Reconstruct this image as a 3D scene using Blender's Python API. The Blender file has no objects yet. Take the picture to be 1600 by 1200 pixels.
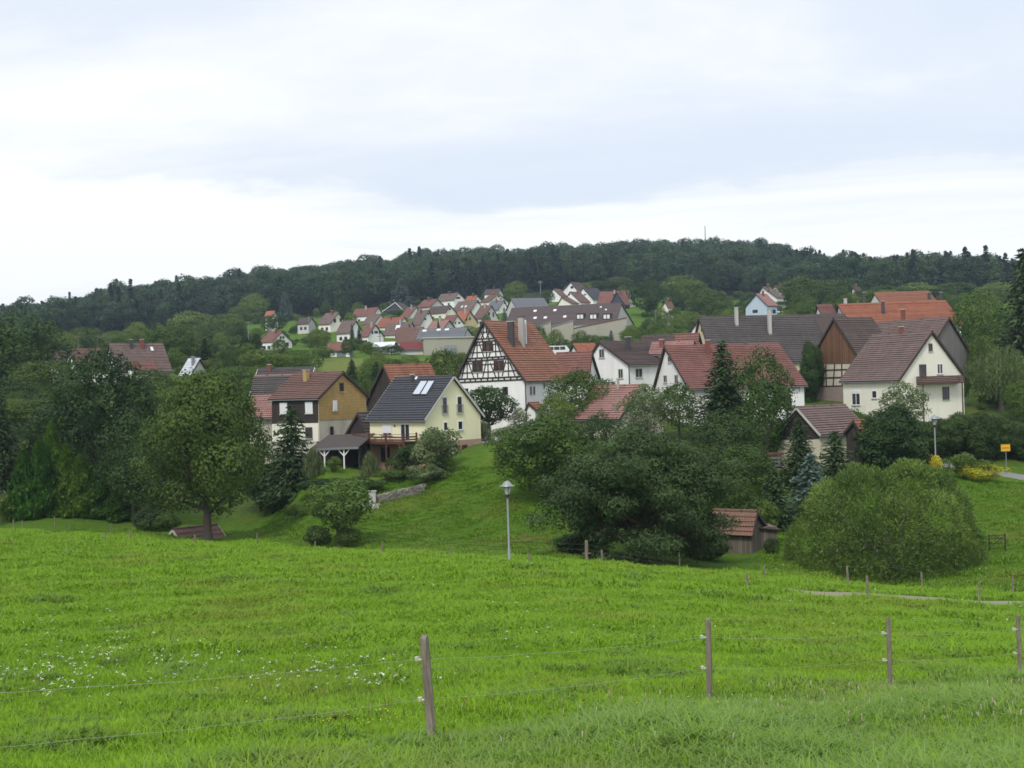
import bpy, math, random
import numpy as np
from mathutils import Matrix, Vector
random.seed(7); RNG = np.random.default_rng(11)
sc = bpy.context.scene
COL = sc.collection
# ------------------------------------------------------------------ camera
EYE = 1.6; FPX = 2000.0; SR = math.sin(math.radians(1.72)); CR = math.cos(math.radians(1.72))
cam_d = bpy.data.cameras.new('camera'); cam = bpy.data.objects.new('camera', cam_d); COL.objects.link(cam)
cam_d.sensor_width = 36.0; cam_d.lens = 36.0 * FPX / 1600.0; cam_d.clip_end = 12000; cam_d.clip_start = 0.1
cam.matrix_world = Matrix(((CR, SR, 0, 0), (0, 0, -1, 0), (-SR, CR, 0, EYE), (0, 0, 0, 1)))
sc.camera = cam
# ------------------------------------------------------------------ sky
SUN_AZ, SUN_EL = math.radians(-160), math.radians(50)      # azimuth from +Y, clockwise: behind the camera, to the left
w = bpy.data.worlds.new('World'); sc.world = w; w.use_nodes = True
nt = w.node_tree; nt.nodes.clear(); N = nt.nodes.new; LK = nt.links.new
out = N('ShaderNodeOutputWorld'); mixs = N('ShaderNodeMixShader'); LK(mixs.outputs[0], out.inputs[0])
sky = N('ShaderNodeTexSky'); sky.sky_type = 'NISHITA'; sky.sun_disc = False
sky.sun_elevation = SUN_EL; sky.sun_rotation = SUN_AZ; sky.air_density = 1.2; sky.dust_density = 2.0
bg1 = N('ShaderNodeBackground'); bg1.inputs[1].default_value = 0.12; LK(sky.outputs[0], bg1.inputs[0])
tc = N('ShaderNodeTexCoord'); sep = N('ShaderNodeSeparateXYZ'); LK(tc.outputs['Generated'], sep.inputs[0])
def wm(op, a, b=None):
    n = N('ShaderNodeMath'); n.operation = op
    for i, v in enumerate((a, b)):
        if v is None: continue
        if isinstance(v, (int, float)): n.inputs[i].default_value = v
        else: LK(v, n.inputs[i])
    return n.outputs[0]
zc = wm('ADD', wm('MAXIMUM', sep.outputs[2], 0.0), 0.09)
cmb = N('ShaderNodeCombineXYZ'); LK(wm('DIVIDE', sep.outputs[0], zc), cmb.inputs[0]); LK(wm('DIVIDE', sep.outputs[1], zc), cmb.inputs[1])
mp = N('ShaderNodeMapping'); mp.inputs['Scale'].default_value = (0.55, 1.0, 1); mp.inputs['Location'].default_value = (3.3, 1.75, 0); LK(cmb.outputs[0], mp.inputs[0])
n1 = N('ShaderNodeTexNoise'); n1.inputs['Scale'].default_value = 0.62; n1.inputs['Detail'].default_value = 9; n1.inputs['Roughness'].default_value = 0.6; n1.inputs['Distortion'].default_value = 0.5; LK(mp.outputs[0], n1.inputs[0])
rmp = N('ShaderNodeValToRGB'); e = rmp.color_ramp.elements
e[0].position = 0.34; e[0].color = (0.53, 0.58, 0.655, 1); e[1].position = 0.66; e[1].color = (0.75, 0.752, 0.757, 1)
m_ = rmp.color_ramp.elements.new(0.49); m_.color = (0.575, 0.61, 0.668, 1)
el = N('ShaderNodeMapRange'); el.interpolation_type = 'SMOOTHSTEP'; el.inputs[1].default_value = 0.162; el.inputs[2].default_value = 0.138; el.inputs[3].default_value = 0.0; el.inputs[4].default_value = 0.20
mp2 = N('ShaderNodeMapping'); mp2.inputs['Scale'].default_value = (2.6, 2.6, 7.0); LK(tc.outputs['Generated'], mp2.inputs[0])
n2 = N('ShaderNodeTexNoise'); n2.inputs['Scale'].default_value = 1.3; n2.inputs['Detail'].default_value = 8; n2.inputs['Roughness'].default_value = 0.6; LK(mp2.outputs[0], n2.inputs[0])
LK(wm('ADD', sep.outputs[2], wm('MULTIPLY', wm('SUBTRACT', n2.outputs[0], 0.5), 0.16)), el.inputs[0])
LK(wm('ADD', n1.outputs[0], el.outputs[0]), rmp.inputs[0])
bg2 = N('ShaderNodeBackground'); bg2.inputs[1].default_value = 1.0; LK(rmp.outputs[0], bg2.inputs[0])
mixs.inputs[0].default_value = 0.9; LK(bg1.outputs[0], mixs.inputs[1]); LK(bg2.outputs[0], mixs.inputs[2])
# ------------------------------------------------------------------ sun (veiled by cloud)
sd = bpy.data.lights.new('sun', 'SUN'); sd.energy = 1.5; sd.angle = math.radians(14); sd.color = (1.0, 0.95, 0.87)
so = bpy.data.objects.new('sun', sd); COL.objects.link(so); so.location = (-60, -60, 120)
sdir = Vector((math.sin(SUN_AZ) * math.cos(SUN_EL), math.cos(SUN_AZ) * math.cos(SUN_EL), math.sin(SUN_EL)))
so.rotation_euler = sdir.to_track_quat('Z', 'Y').to_euler()
vs = sc.view_settings; vs.view_transform = 'Standard'; vs.look = 'None'; vs.exposure = 0.62; vs.gamma = 1.0; vs.use_curve_mapping = False
sc.cycles.use_denoising = True; sc.cycles.max_bounces = 6; sc.cycles.diffuse_bounces = 3; sc.cycles.transmission_bounces = 4; sc.cycles.transparent_max_bounces = 6
sc.cycles.volume_bounces = 0; sc.cycles.filter_width = 1.6
# ------------------------------------------------------------------ pixel helpers (photo pixels, 1600 x 1200)
def uv(px, py):
    u = (px - 800) / FPX; v = (600 - py) / FPX
    return u * CR + v * SR, -u * SR + v * CR
def P(px, py, d):
    a, b = uv(px, py); return np.array((a * d, d, EYE + b * d))
def proj(p):
    a = p[0] / p[1]; b = (p[2] - EYE) / p[1]
    return 800 + FPX * (a * CR - b * SR), 600 - FPX * (a * SR + b * CR)
def ray_plane(px, py, q, n):
    a, b = uv(px, py); D = np.array((a, 1.0, b)); E = np.array((0, 0, EYE))
    return E + D * (np.dot(q - E, n) / np.dot(D, n))
# ------------------------------------------------------------------ terrain
cps = []
for y in (-12, 0, 12, 24):
    for x in (-16, -6, 4, 16):
        cps.append((x, y, (-0.166 * y if y >= 0 else -0.08 * y) - 0.012 * x * max(y, 0) / 24))
PIX = [(0, 900, 60), (300, 930, 50), (800, 960, 40), (1300, 990, 40), (1600, 1010, 38), (-150, 880, 70), (1750, 1015, 38),
 (-150, 822, 115), (0, 830, 115), (170, 838, 113), (400, 852, 104), (600, 865, 90), (793, 881, 73), (1000, 890, 78), (1200, 905, 78), (1400, 925, 72), (1600, 945, 68), (1750, 950, 66),
 (100, 822, 135), (0, 810, 142), (-150, 805, 142), (190, 812, 140), (320, 847, 118), (290, 826, 130), (400, 833, 125), (440, 800, 140), (485, 725, 150), (520, 854, 108), (450, 835, 118),
 (700, 850, 105), (860, 842, 102), (700, 790, 120), (600, 789, 124), (665, 769, 127), (780, 697, 138), (760, 740, 130), (840, 790, 115), (800, 780, 118),
 (700, 718, 136), (620, 733, 135), (560, 738, 138), (775, 692, 146), (800, 690, 165), (900, 690, 150),
 (690, 719, 140.6), (720, 705, 142.6), (745, 694, 145), (650, 731, 140), (600, 736, 144), (520, 731, 139), (490, 729, 139.5),
 (1000, 878, 92), (1150, 868, 102), (1210, 882, 95), (1380, 905, 95), (1550, 900, 86), (1550, 830, 105), (1580, 768, 125), (1590, 746, 135), (1490, 728, 140), (1720, 760, 132), (1720, 850, 100),
 (1400, 655, 165), (1500, 640, 170), (1600, 660, 165), (1240, 722, 145), (1280, 738, 135), (1060, 655, 165), (1150, 705, 145), (1180, 800, 118), (1000, 760, 125), (1300, 790, 118), (1430, 740, 132),
 (950, 625, 195), (1150, 600, 215), (1350, 560, 250), (1560, 590, 215), (620, 572, 275), (540, 578, 255), (660, 568, 290), (180, 592, 255), (400, 602, 225), (300, 622, 200), (150, 655, 180), (50, 705, 160), (600, 640, 190), (700, 620, 215), (40, 640, 235), (-150, 640, 235),
 (430, 548, 410), (560, 545, 390), (700, 556, 335), (900, 550, 320), (640, 533, 430), (780, 508, 500), (880, 475, 610), (700, 488, 570), (570, 502, 520), (960, 492, 520), (1050, 522, 440), (1200, 492, 420), (1100, 502, 490), (1400, 482, 490), (1580, 475, 490), (1580, 522, 300), (1450, 520, 290), (100, 560, 420), (250, 542, 480), (0, 570, 420), (-150, 570, 420),
 (0, 540, 600), (300, 508, 680), (500, 492, 690), (700, 470, 720), (900, 452, 750), (1150, 455, 750), (1400, 465, 700), (1600, 465, 700), (1750, 465, 700), (-150, 545, 600),
 (-150, 545, 900), (0, 527, 900), (200, 500, 900), (400, 475, 950), (600, 447, 1000), (800, 435, 1000), (1060, 423, 1000), (1210, 426, 1000), (1300, 453, 1000), (1450, 455, 1000), (1600, 459, 1000), (1750, 458, 1000)]
for q in PIX: cps.append(tuple(P(*q)))
for x in (-900, -400, 0, 400, 900):
    cps.append((x, 1500, 50)); cps.append((x * 2, 3400, 20))
cps = np.array(cps)
Y0 = 25.0
def ts(x, y): return np.clip(x / (y + Y0), -0.5, 0.5) * 3.0, np.log(y + Y0)
A_ = np.stack(ts(cps[:, 0], cps[:, 1]), 1); qv = (cps[:, 2] - EYE) / (cps[:, 1] + Y0)
def tps(r2): return 0.5 * r2 * np.log(r2 + 1e-12)
nC = len(A_); K = tps(((A_[:, None] - A_[None]) ** 2).sum(-1)) + np.eye(nC) * 2e-4
Pm = np.hstack([np.ones((nC, 1)), A_]); Mx = np.block([[K, Pm], [Pm.T, np.zeros((3, 3))]])
wts = np.linalg.solve(Mx, np.concatenate([qv, np.zeros(3)]))
def tps_eval(x, y):
    B = np.stack(ts(x, y), 1); o = np.empty(len(B))
    for i in range(0, len(B), 4000):
        b = B[i:i + 4000]
        o[i:i + 4000] = tps(((b[:, None] - A_[None]) ** 2).sum(-1)) @ wts[:nC] + wts[nC] + b @ wts[nC + 1:]
    return EYE + o * (y + Y0)
NT, NS = 261, 330
t_ax = np.linspace(-1.3, 1.3, NT); t_ax = np.sign(t_ax) * (0.45 * np.abs(t_ax) + 0.55 * np.abs(t_ax) ** 3 / 1.69)
s_ax = np.linspace(math.log(Y0 - 15), math.log(3500 + Y0), NS)
YY = np.exp(s_ax) - Y0
gx = (t_ax[None, :] * (YY[:, None] + Y0)); gy = np.repeat(YY[:, None], NT, 1)
gz = tps_eval(gx.ravel(), gy.ravel()).reshape(NS, NT)
rough = 0.05 * np.sin(gx * 1.1 + gy * .7) * np.sin(gy * .9 - gx * .4) + 0.04 * np.sin(gx * .37 + 1) * np.cos(gy * .31)
gz = gz + rough * np.clip((gy - 6) / 10, 0, 1)
def G(x, y):
    x = np.asarray(x, float); y = np.asarray(y, float)
    s = (np.log(y + Y0) - s_ax[0]) / (s_ax[1] - s_ax[0]); i = np.clip(s.astype(int), 0, NS - 2); fs = s - i
    t = np.clip(x / (y + Y0), t_ax[0], t_ax[-1]); j = np.clip(np.searchsorted(t_ax, t) - 1, 0, NT - 2)
    ft = (t - t_ax[j]) / (t_ax[j + 1] - t_ax[j])
    return (gz[i, j] * (1 - fs) + gz[i + 1, j] * fs) * (1 - ft) + (gz[i, j + 1] * (1 - fs) + gz[i + 1, j + 1] * fs) * ft
def g1(x, y): return float(G(np.array([x]), np.array([y]))[0])
def ground_pix(px, py, d0=9, d1=1200):
    a, b = uv(px, py); d = np.exp(np.linspace(math.log(d0), math.log(d1), 900))
    below = np.nonzero(EYE + b * d <= G(a * d, d))[0]
    k = below[0] if len(below) else -1
    return np.array((a * d[k], d[k], g1(a * d[k], d[k])))
# ------------------------------------------------------------------ materials
MATS = {}
def newmat(name):
    m = bpy.data.materials.new(name); m.use_nodes = True; t = m.node_tree
    return m, t, t.nodes['Principled BSDF']
def sock(t, n, i, v):
    if isinstance(v, (int, float, tuple)): n.inputs[i].default_value = v
    else: t.links.new(v, n.inputs[i])
def nmath(t, op, a, b=0.0, c=None):
    n = t.nodes.new('ShaderNodeMath'); n.operation = op; sock(t, n, 0, a); sock(t, n, 1, b)
    if c is not None: sock(t, n, 2, c)
    return n.outputs[0]
def nnoise(t, vec, scale, detail=4, rough=.55):
    n = t.nodes.new('ShaderNodeTexNoise'); n.inputs['Scale'].default_value = scale; n.inputs['Detail'].default_value = detail; n.inputs['Roughness'].default_value = rough
    if vec is not None: t.links.new(vec, n.inputs['Vector'])
    return n.outputs[0]
def nmix(t, f, a, b, mode='MIX'):
    n = t.nodes.new('ShaderNodeMix'); n.data_type = 'RGBA'; n.blend_type = mode
    sock(t, n, 0, f); sock(t, n, 6, a if not isinstance(a, tuple) else (*a[:3], 1)); sock(t, n, 7, b if not isinstance(b, tuple) else (*b[:3], 1))
    return n.outputs[2]
def nramp(t, f, lo, hi):
    n = t.nodes.new('ShaderNodeMapRange'); n.inputs[1].default_value = lo; n.inputs[2].default_value = hi; t.links.new(f, n.inputs[0]); return n.outputs[0]
def npos(t):
    return t.nodes.new('ShaderNodeNewGeometry').outputs['Position']
def nmap(t, vec, scale):
    n = t.nodes.new('ShaderNodeMapping'); n.inputs['Scale'].default_value = scale; t.links.new(vec, n.inputs[0]); return n.outputs[0]
def bump(t, bs, h, strength, dist):
    n = t.nodes.new('ShaderNodeBump'); n.inputs['Strength'].default_value = strength; n.inputs['Distance'].default_value = dist
    t.links.new(h, n.inputs['Height']); t.links.new(n.outputs[0], bs.inputs['Normal'])
def sc3(c, k): return tuple(min(1, x * k) for x in c)
def plaster(name, c, dirt=.25):
    if name in MATS: return MATS[name]
    m, t, b = newmat(name); p = npos(t)
    f = nnoise(t, nmap(t, p, (.6, .6, .25)), 1.1, 6, .6)
    col = nmix(t, nmath(t, 'MULTIPLY', nramp(t, f, .45, .75), dirt), c, sc3(c, .55))
    st = nnoise(t, nmap(t, p, (3.2, 3.2, .16)), 1.0, 4, .6); col = nmix(t, nmath(t, 'MULTIPLY', nramp(t, st, .52, .8), .22 + dirt * .4), col, tuple(.55 * x for x in (c[0], c[1] * .97, c[2] * .88)))
    g = nnoise(t, p, 9, 3); col = nmix(t, nmath(t, 'MULTIPLY', g, .12), col, sc3(c, .7))
    t.links.new(col, b.inputs['Base Color']); b.inputs['Roughness'].default_value = .9; bump(t, b, g, .3, .02)
    MATS[name] = m; return m
def tiles(name, c1, c2, worn=.5, gap=.45):
    if name in MATS: return MATS[name]
    m, t, b = newmat(name); uvn = t.nodes.new('ShaderNodeUVMap').outputs[0]
    br = t.nodes.new('ShaderNodeTexBrick'); t.links.new(uvn, br.inputs['Vector'])
    br.inputs['Color1'].default_value = (*c1, 1); br.inputs['Color2'].default_value = (*c2, 1); br.inputs['Mortar'].default_value = (*sc3(c1, gap), 1)
    br.inputs['Scale'].default_value = 1; br.inputs['Brick Width'].default_value = .25; br.inputs['Row Height'].default_value = .35; br.inputs['Mortar Size'].default_value = .028; br.inputs['Mortar Smooth'].default_value = .6
    f = nnoise(t, nmap(t, uvn, (.5, .22, 1)), 1.3, 6, .62)
    col = nmix(t, nmath(t, 'MULTIPLY', nramp(t, f, .42, .72), worn), br.outputs[0], sc3(c1, .42))
    f2 = nnoise(t, uvn, 2.6, 5, .7); col = nmix(t, nmath(t, 'MULTIPLY', nramp(t, f2, .58, .8), worn * .7), col, tuple(.5 * x + .5 * y for x, y in zip(c2, (.24, .23, .18))))
    f3 = nnoise(t, nmap(t, uvn, (.8, .5, 1)), .9, 6, .7); col = nmix(t, nmath(t, 'MULTIPLY', nramp(t, f3, .55, .75), worn * .6), col, (.10, .105, .055))
    t.links.new(col, b.inputs['Base Color']); b.inputs['Roughness'].default_value = .78; bump(t, b, br.outputs[0], .5, .03)
    MATS[name] = m; return m
def planks(name, c, c2, wdt=.16):
    if name in MATS: return MATS[name]
    m, t, b = newmat(name); uvn = t.nodes.new('ShaderNodeUVMap').outputs[0]
    s = t.nodes.new('ShaderNodeSeparateXYZ'); t.links.new(uvn, s.inputs[0])
    k = nmath(t, 'DIVIDE', s.outputs[0], wdt); fl = nmath(t, 'FLOOR', k); fr = nmath(t, 'FRACT', k)
    wn = t.nodes.new('ShaderNodeTexWhiteNoise'); wn.noise_dimensions = '1D'; t.links.new(fl, wn.inputs['W'])
    col = nmix(t, wn.outputs[0], c, c2)
    gr = nnoise(t, nmap(t, uvn, (9, .7, 1)), 1.5, 5, .6); col = nmix(t, nmath(t, 'MULTIPLY', nramp(t, gr, .4, .8), .5), col, sc3(c, .45))
    edge = nmath(t, 'LESS_THAN', nmath(t, 'ABSOLUTE', nmath(t, 'SUBTRACT', fr, .5)), .44)
    col = nmix(t, edge, sc3(c, .3), col)
    t.links.new(col, b.inputs['Base Color']); b.inputs['Roughness'].default_value = .85; bump(t, b, edge, .6, .02)
    MATS[name] = m; return m
def plain(name, c, r=.7, var=.25, metal=0.0, scale=6.0):
    if name in MATS: return MATS[name]
    m, t, b = newmat(name)
    f = nnoise(t, npos(t), scale, 4); col = nmix(t, nmath(t, 'MULTIPLY', f, var), c, sc3(c, .5))
    t.links.new(col, b.inputs['Base Color']); b.inputs['Roughness'].default_value = r; b.inputs['Metallic'].default_value = metal
    MATS[name] = m; return m
def leafmat(name, c1, c2, tr=.3, rough=.6, patch=.35, var=.45):
    if name in MATS: return MATS[name]
    m, t, b = newmat(name)
    at = t.nodes.new('ShaderNodeAttribute'); at.attribute_name = 'tint'
    oi = t.nodes.new('ShaderNodeObjectInfo')
    col = nmix(t, at.outputs['Fac'], c1, c2)
    
    f = nnoise(t, npos(t), patch, 3); col = nmix(t, nramp(t, f, .35, .7), col, sc3(c2, 1.0), 'MIX') if False else col
    hs = t.nodes.new('ShaderNodeHueSaturation'); t.links.new(col, hs.inputs['Color'])
    t.links.new(nmath(t, 'ADD', nmath(t, 'MULTIPLY', nramp(t, f, .3, .7), .35), nmath(t, 'ADD', nmath(t, 'MULTIPLY', oi.outputs['Random'], var), 1.15 - var * .5)), hs.inputs['Value']); t.links.new(nmath(t, 'ADD', nmath(t, 'MULTIPLY', oi.outputs['Random'], -.03), .512), hs.inputs['Hue'])
    t.links.new(hs.outputs[0], b.inputs['Base Color']); b.inputs['Roughness'].default_value = rough; b.inputs['Specular IOR Level'].default_value = .25
    tl = t.nodes.new('ShaderNodeBsdfTranslucent'); t.links.new(hs.outputs[0], tl.inputs[0])
    mx = t.nodes.new('ShaderNodeMixShader'); mx.inputs[0].default_value = tr
    t.links.new(b.outputs[0], mx.inputs[1]); t.links.new(tl.outputs[0], mx.inputs[2])
    t.links.new(mx.outputs[0], t.nodes['Material Output'].inputs[0])
    MATS[name] = m; return m
def glassmat():
    if 'window_glass' in MATS: return MATS['window_glass']
    m, t, b = newmat('window_glass'); b.inputs['Base Color'].default_value = (.025, .03, .036, 1); b.inputs['Roughness'].default_value = .08
    f = nnoise(t, npos(t), .9, 2); t.links.new(nmix(t, nramp(t, f, .4, .7), (.02, .024, .03), (.06, .065, .07)), b.inputs['Base Color'])
    MATS['window_glass'] = m; return m
# ------------------------------------------------------------------ mesh helpers
class MB:
    def __init__(s): s.v = []; s.f = []; s.u = []
    def quad(s, pts, uvs=None):
        k = len(s.v); s.v += [tuple(p) for p in pts]; s.f.append(tuple(range(k, k + len(pts))))
        s.u += [tuple(x) for x in uvs] if uvs is not None else [(0, 0)] * len(pts)
    def box(s, o, a, b, c):
        o, a, b, c = (np.asarray(q, float) for q in (o, a, b, c))
        la, lb, lc = (float(np.linalg.norm(q)) for q in (a, b, c))
        for p, q, r, lq, lr in ((o, b, c, lb, lc), (o + a, b, c, lb, lc), (o, a, c, la, lc), (o + b, a, c, la, lc), (o, a, b, la, lb), (o + c, a, b, la, lb)):
            s.quad((p, p + q, p + q + r, p + r), ((0, 0), (lq, 0), (lq, lr), (0, lr)))
    def cbox(s, cen, size, rz=0):
        c, sn = math.cos(rz), math.sin(rz); a = np.array((c, sn, 0)) * size[0]; b = np.array((-sn, c, 0)) * size[1]; z = np.array((0, 0, size[2]))
        s.box(np.asarray(cen) - (a + b) / 2, a, b, z)
    def bar(s, p, q, wd, nrm=(0, 0, 1), dep=None):
        p, q = np.asarray(p, float), np.asarray(q, float); d = q - p; nrm = np.asarray(nrm, float)
        side = np.cross(d, nrm); side /= np.linalg.norm(side) + 1e-9; n2 = np.cross(side, d); n2 /= np.linalg.norm(n2) + 1e-9
        dep = wd if dep is None else dep
        s.box(p - side * wd / 2 - n2 * dep / 2, d, side * wd, n2 * dep)
    def tube(s, pts, rad, seg=8, cap=True):
        pts = [np.asarray(p, float) for p in pts]; rings = []
        for i, p in enumerate(pts):
            d = pts[min(i + 1, len(pts) - 1)] - pts[max(i - 1, 0)]; d /= np.linalg.norm(d) + 1e-9
            x = np.cross(d, (0, 1, 0) if abs(d[1]) < .9 else (1, 0, 0)); x /= np.linalg.norm(x); y = np.cross(d, x)
            r = rad[i] if hasattr(rad, '__len__') else rad
            rings.append([p + (x * math.cos(k * 2 * math.pi / seg) + y * math.sin(k * 2 * math.pi / seg)) * r for k in range(seg)])
        base = len(s.v)
        for r in rings: s.v += [tuple(q) for q in r]
        for i in range(len(rings) - 1):
            for k in range(seg):
                a = base + i * seg + k; b = base + i * seg + (k + 1) % seg
                s.f.append((a, b, b + seg, a + seg)); s.u += [(k, i), (k + 1, i), (k + 1, i + 1), (k, i + 1)]
        if cap:
            for i in (0, len(rings) - 1):
                s.f.append(tuple(base + i * seg + k for k in range(seg))); s.u += [(0, 0)] * seg
    def build(s, name, mat, parent=None, origin=(0, 0, 0), smooth=False):
        me = bpy.data.meshes.new(name); v = np.array(s.v, float) - np.asarray(origin, float)
        me.from_pydata(v.tolist(), [], s.f); ul = me.uv_layers.new(name='UVMap')
        ul.data.foreach_set('uv', np.array(s.u, 'f').ravel())
        if smooth: me.polygons.foreach_set('use_smooth', [True] * len(me.polygons))
        me.materials.append(mat); me.update()
        o = bpy.data.objects.new(name, me); COL.objects.link(o)
        if parent is not None: o.parent = parent
        return o
def tag(o, label=None, cat=None, group=None, kind=None):
    for k, v in (('label', label), ('category', cat), ('group', group), ('kind', kind)):
        if v: o[k] = v
    return o
def empty(name, loc, label, cat, group=None):
    o = bpy.data.objects.new(name, None); COL.objects.link(o); o.location = tuple(float(q) for q in loc); o.empty_display_size = .3
    return tag(o, label, cat, group)
def npmesh(name, V, F, mat=None, tint=None):
    """V (n,3), F (m,4) quads"""
    me = bpy.data.meshes.new(name); V = np.ascontiguousarray(V, 'f'); F = np.ascontiguousarray(F, np.int32); k = F.shape[1]
    me.vertices.add(len(V)); me.vertices.foreach_set('co', V.ravel())
    me.loops.add(F.size); me.loops.foreach_set('vertex_index', F.ravel())
    me.polygons.add(len(F)); me.polygons.foreach_set('loop_start', np.arange(0, F.size, k, dtype=np.int32)); me.polygons.foreach_set('loop_total', np.full(len(F), k, np.int32))
    if tint is not None:
        a = me.attributes.new('tint', 'FLOAT', 'POINT'); a.data.foreach_set('value', np.ascontiguousarray(tint, 'f'))
    if mat: me.materials.append(mat)
    me.update(calc_edges=True); return me
# ------------------------------------------------------------------ ground
def ground():
    V = np.stack([gx.ravel(), gy.ravel(), gz.ravel()], 1)
    i, j = np.meshgrid(np.arange(NS - 1), np.arange(NT - 1), indexing='ij'); a = (i * NT + j).ravel()
    me = npmesh('ground', V, np.stack([a, a + 1, a + NT + 1, a + NT], 1))
    # ground cover by what grows there: meadow, slope grass (painted darker for facing away from the light), gardens, woodland floor
    X, Y = V[:, 0], V[:, 1]; px = 800 + FPX * X / np.maximum(Y, 3)
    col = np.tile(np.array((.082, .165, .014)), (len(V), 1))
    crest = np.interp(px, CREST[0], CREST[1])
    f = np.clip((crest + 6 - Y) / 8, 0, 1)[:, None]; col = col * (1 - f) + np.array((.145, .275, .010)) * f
    gd = np.clip((Y - 138) / 10, 0, 1)[:, None] * np.clip((300 - Y) / 60, 0, 1)[:, None]; col = col * (1 - gd) + np.array((.075, .12, .025)) * gd
    md = (np.clip((Y - 240) / 10, 0, 1) * np.clip((320 - Y) / 10, 0, 1) * np.clip((px - 470) / 20, 0, 1) * np.clip((770 - px) / 20, 0, 1))[:, None]; col = col * (1 - md) + np.array((.15, .19, .04)) * md
    cb = np.full(len(V), 99.)
    cl = np.array([P(x_, y_, d_)[:2] for x_, y_, d_ in ((640, 858, 104), (720, 856, 103), (800, 850, 102.5), (880, 838, 101))])
    for a_, b_ in zip(cl[:-1], cl[1:]):
        ab = b_ - a_; tt = np.clip(((X - a_[0]) * ab[0] + (Y - a_[1]) * ab[1]) / (ab @ ab), 0, 1); cb = np.minimum(cb, np.hypot(X - a_[0] - ab[0] * tt, Y - a_[1] - ab[1] * tt))
    cf = np.clip(1.6 - cb / 1.3, 0, 1)[:, None]; col = col * (1 - cf) + np.array((.125, .10, .035)) * cf
    wf = np.clip((Y - 620) / 60, 0, 1)[:, None]; col = col * (1 - wf) + np.array((.025, .035, .015)) * wf
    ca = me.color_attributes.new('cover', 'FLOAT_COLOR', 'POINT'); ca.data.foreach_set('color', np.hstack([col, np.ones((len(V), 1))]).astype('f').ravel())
    m, t, b = newmat('meadow_ground'); p = npos(t)
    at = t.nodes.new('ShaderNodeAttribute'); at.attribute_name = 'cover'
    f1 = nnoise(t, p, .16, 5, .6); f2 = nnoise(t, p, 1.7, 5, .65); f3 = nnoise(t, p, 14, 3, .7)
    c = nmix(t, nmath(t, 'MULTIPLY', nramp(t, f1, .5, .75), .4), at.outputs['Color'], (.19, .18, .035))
    dk = t.nodes.new('ShaderNodeHueSaturation'); t.links.new(c, dk.inputs['Color']); t.links.new(nmath(t, 'ADD', nmath(t, 'MULTIPLY', nramp(t, f2, .3, .7), .5), .68), dk.inputs['Value'])
    c = nmix(t, nmath(t, 'MULTIPLY', nramp(t, f3, .45, .75), .4), dk.outputs[0], (.03, .06, .008))
    t.links.new(c, b.inputs['Base Color']); b.inputs['Roughness'].default_value = .95; b.inputs['Specular IOR Level'].default_value = .1
    bump(t, b, nmath(t, 'ADD', f2, nmath(t, 'MULTIPLY', f3, .4)), .8, .25)
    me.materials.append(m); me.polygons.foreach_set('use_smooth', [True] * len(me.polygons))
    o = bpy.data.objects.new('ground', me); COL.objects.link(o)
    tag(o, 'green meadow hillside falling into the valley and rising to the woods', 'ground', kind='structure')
CREST = ([-300, 0, 170, 400, 600, 800, 1000, 1200, 1400, 1600, 1900], [113, 113, 113, 104, 90, 78, 80, 80, 75, 70, 66])
ground()
def strip(name, pix, width, mat, lift, label, cat):
    """a path or road draped on the ground along pixels"""
    pts = [ground_pix(*q) if len(q) == 2 else np.array((uv(q[0], q[1])[0] * q[2], q[2], 0.)) for q in pix]
    pts = np.array([p[:2] for p in pts]); seg = []
    for a, b_ in zip(pts[:-1], pts[1:]):
        n = max(2, int(np.linalg.norm(b_ - a) / .8)); seg += [a + (b_ - a) * k / n for k in range(n)]
    seg = np.array(seg + [pts[-1]]); d = np.gradient(seg, axis=0); d /= np.linalg.norm(d, axis=1)[:, None] + 1e-9; nr = np.stack([-d[:, 1], d[:, 0]], 1)
    nw = 7; V = []
    for k in range(nw):
        o = (k / (nw - 1) - .5) * width; q = seg + nr * (o + .12 * np.sin(np.arange(len(seg)) * 1.7 + k)[:, None] * (1 if k in (0, nw - 1) else 0)); z = G(q[:, 0], q[:, 1]) + (lift if 0 < k < nw - 1 else -.15); V.append(np.column_stack([q, z]))
    V = np.stack(V, 1).reshape(-1, 3); i, j = np.meshgrid(np.arange(len(seg) - 1), np.arange(nw - 1), indexing='ij'); a = (i * nw + j).ravel()
    me = npmesh(name, V, np.stack([a, a + 1, a + nw + 1, a + nw], 1), mat); o = bpy.data.objects.new(name, me); COL.objects.link(o)
    tag(o, label, cat, kind='structure'); return seg
TRACK = strip('gravel_path', [(1180, 921), (1260, 930), (1400, 937), (1600, 946), (1760, 955)], 2.4, plain('gravel', (.27, .245, .17), .95, .6, scale=3), .15, 'pale gravel farm track along the foot of the meadow', 'path')
strip('road', [(1440, 729, 141), (1490, 731, 139.5), (1560, 742, 136.5), (1620, 750, 134.5), (1720, 764, 131)], 3.6, plain('asphalt', (.22, .215, .205), .9, .4, scale=2), .08, 'narrow grey asphalt road passing the hedge and the yellow sign', 'road')
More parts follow.
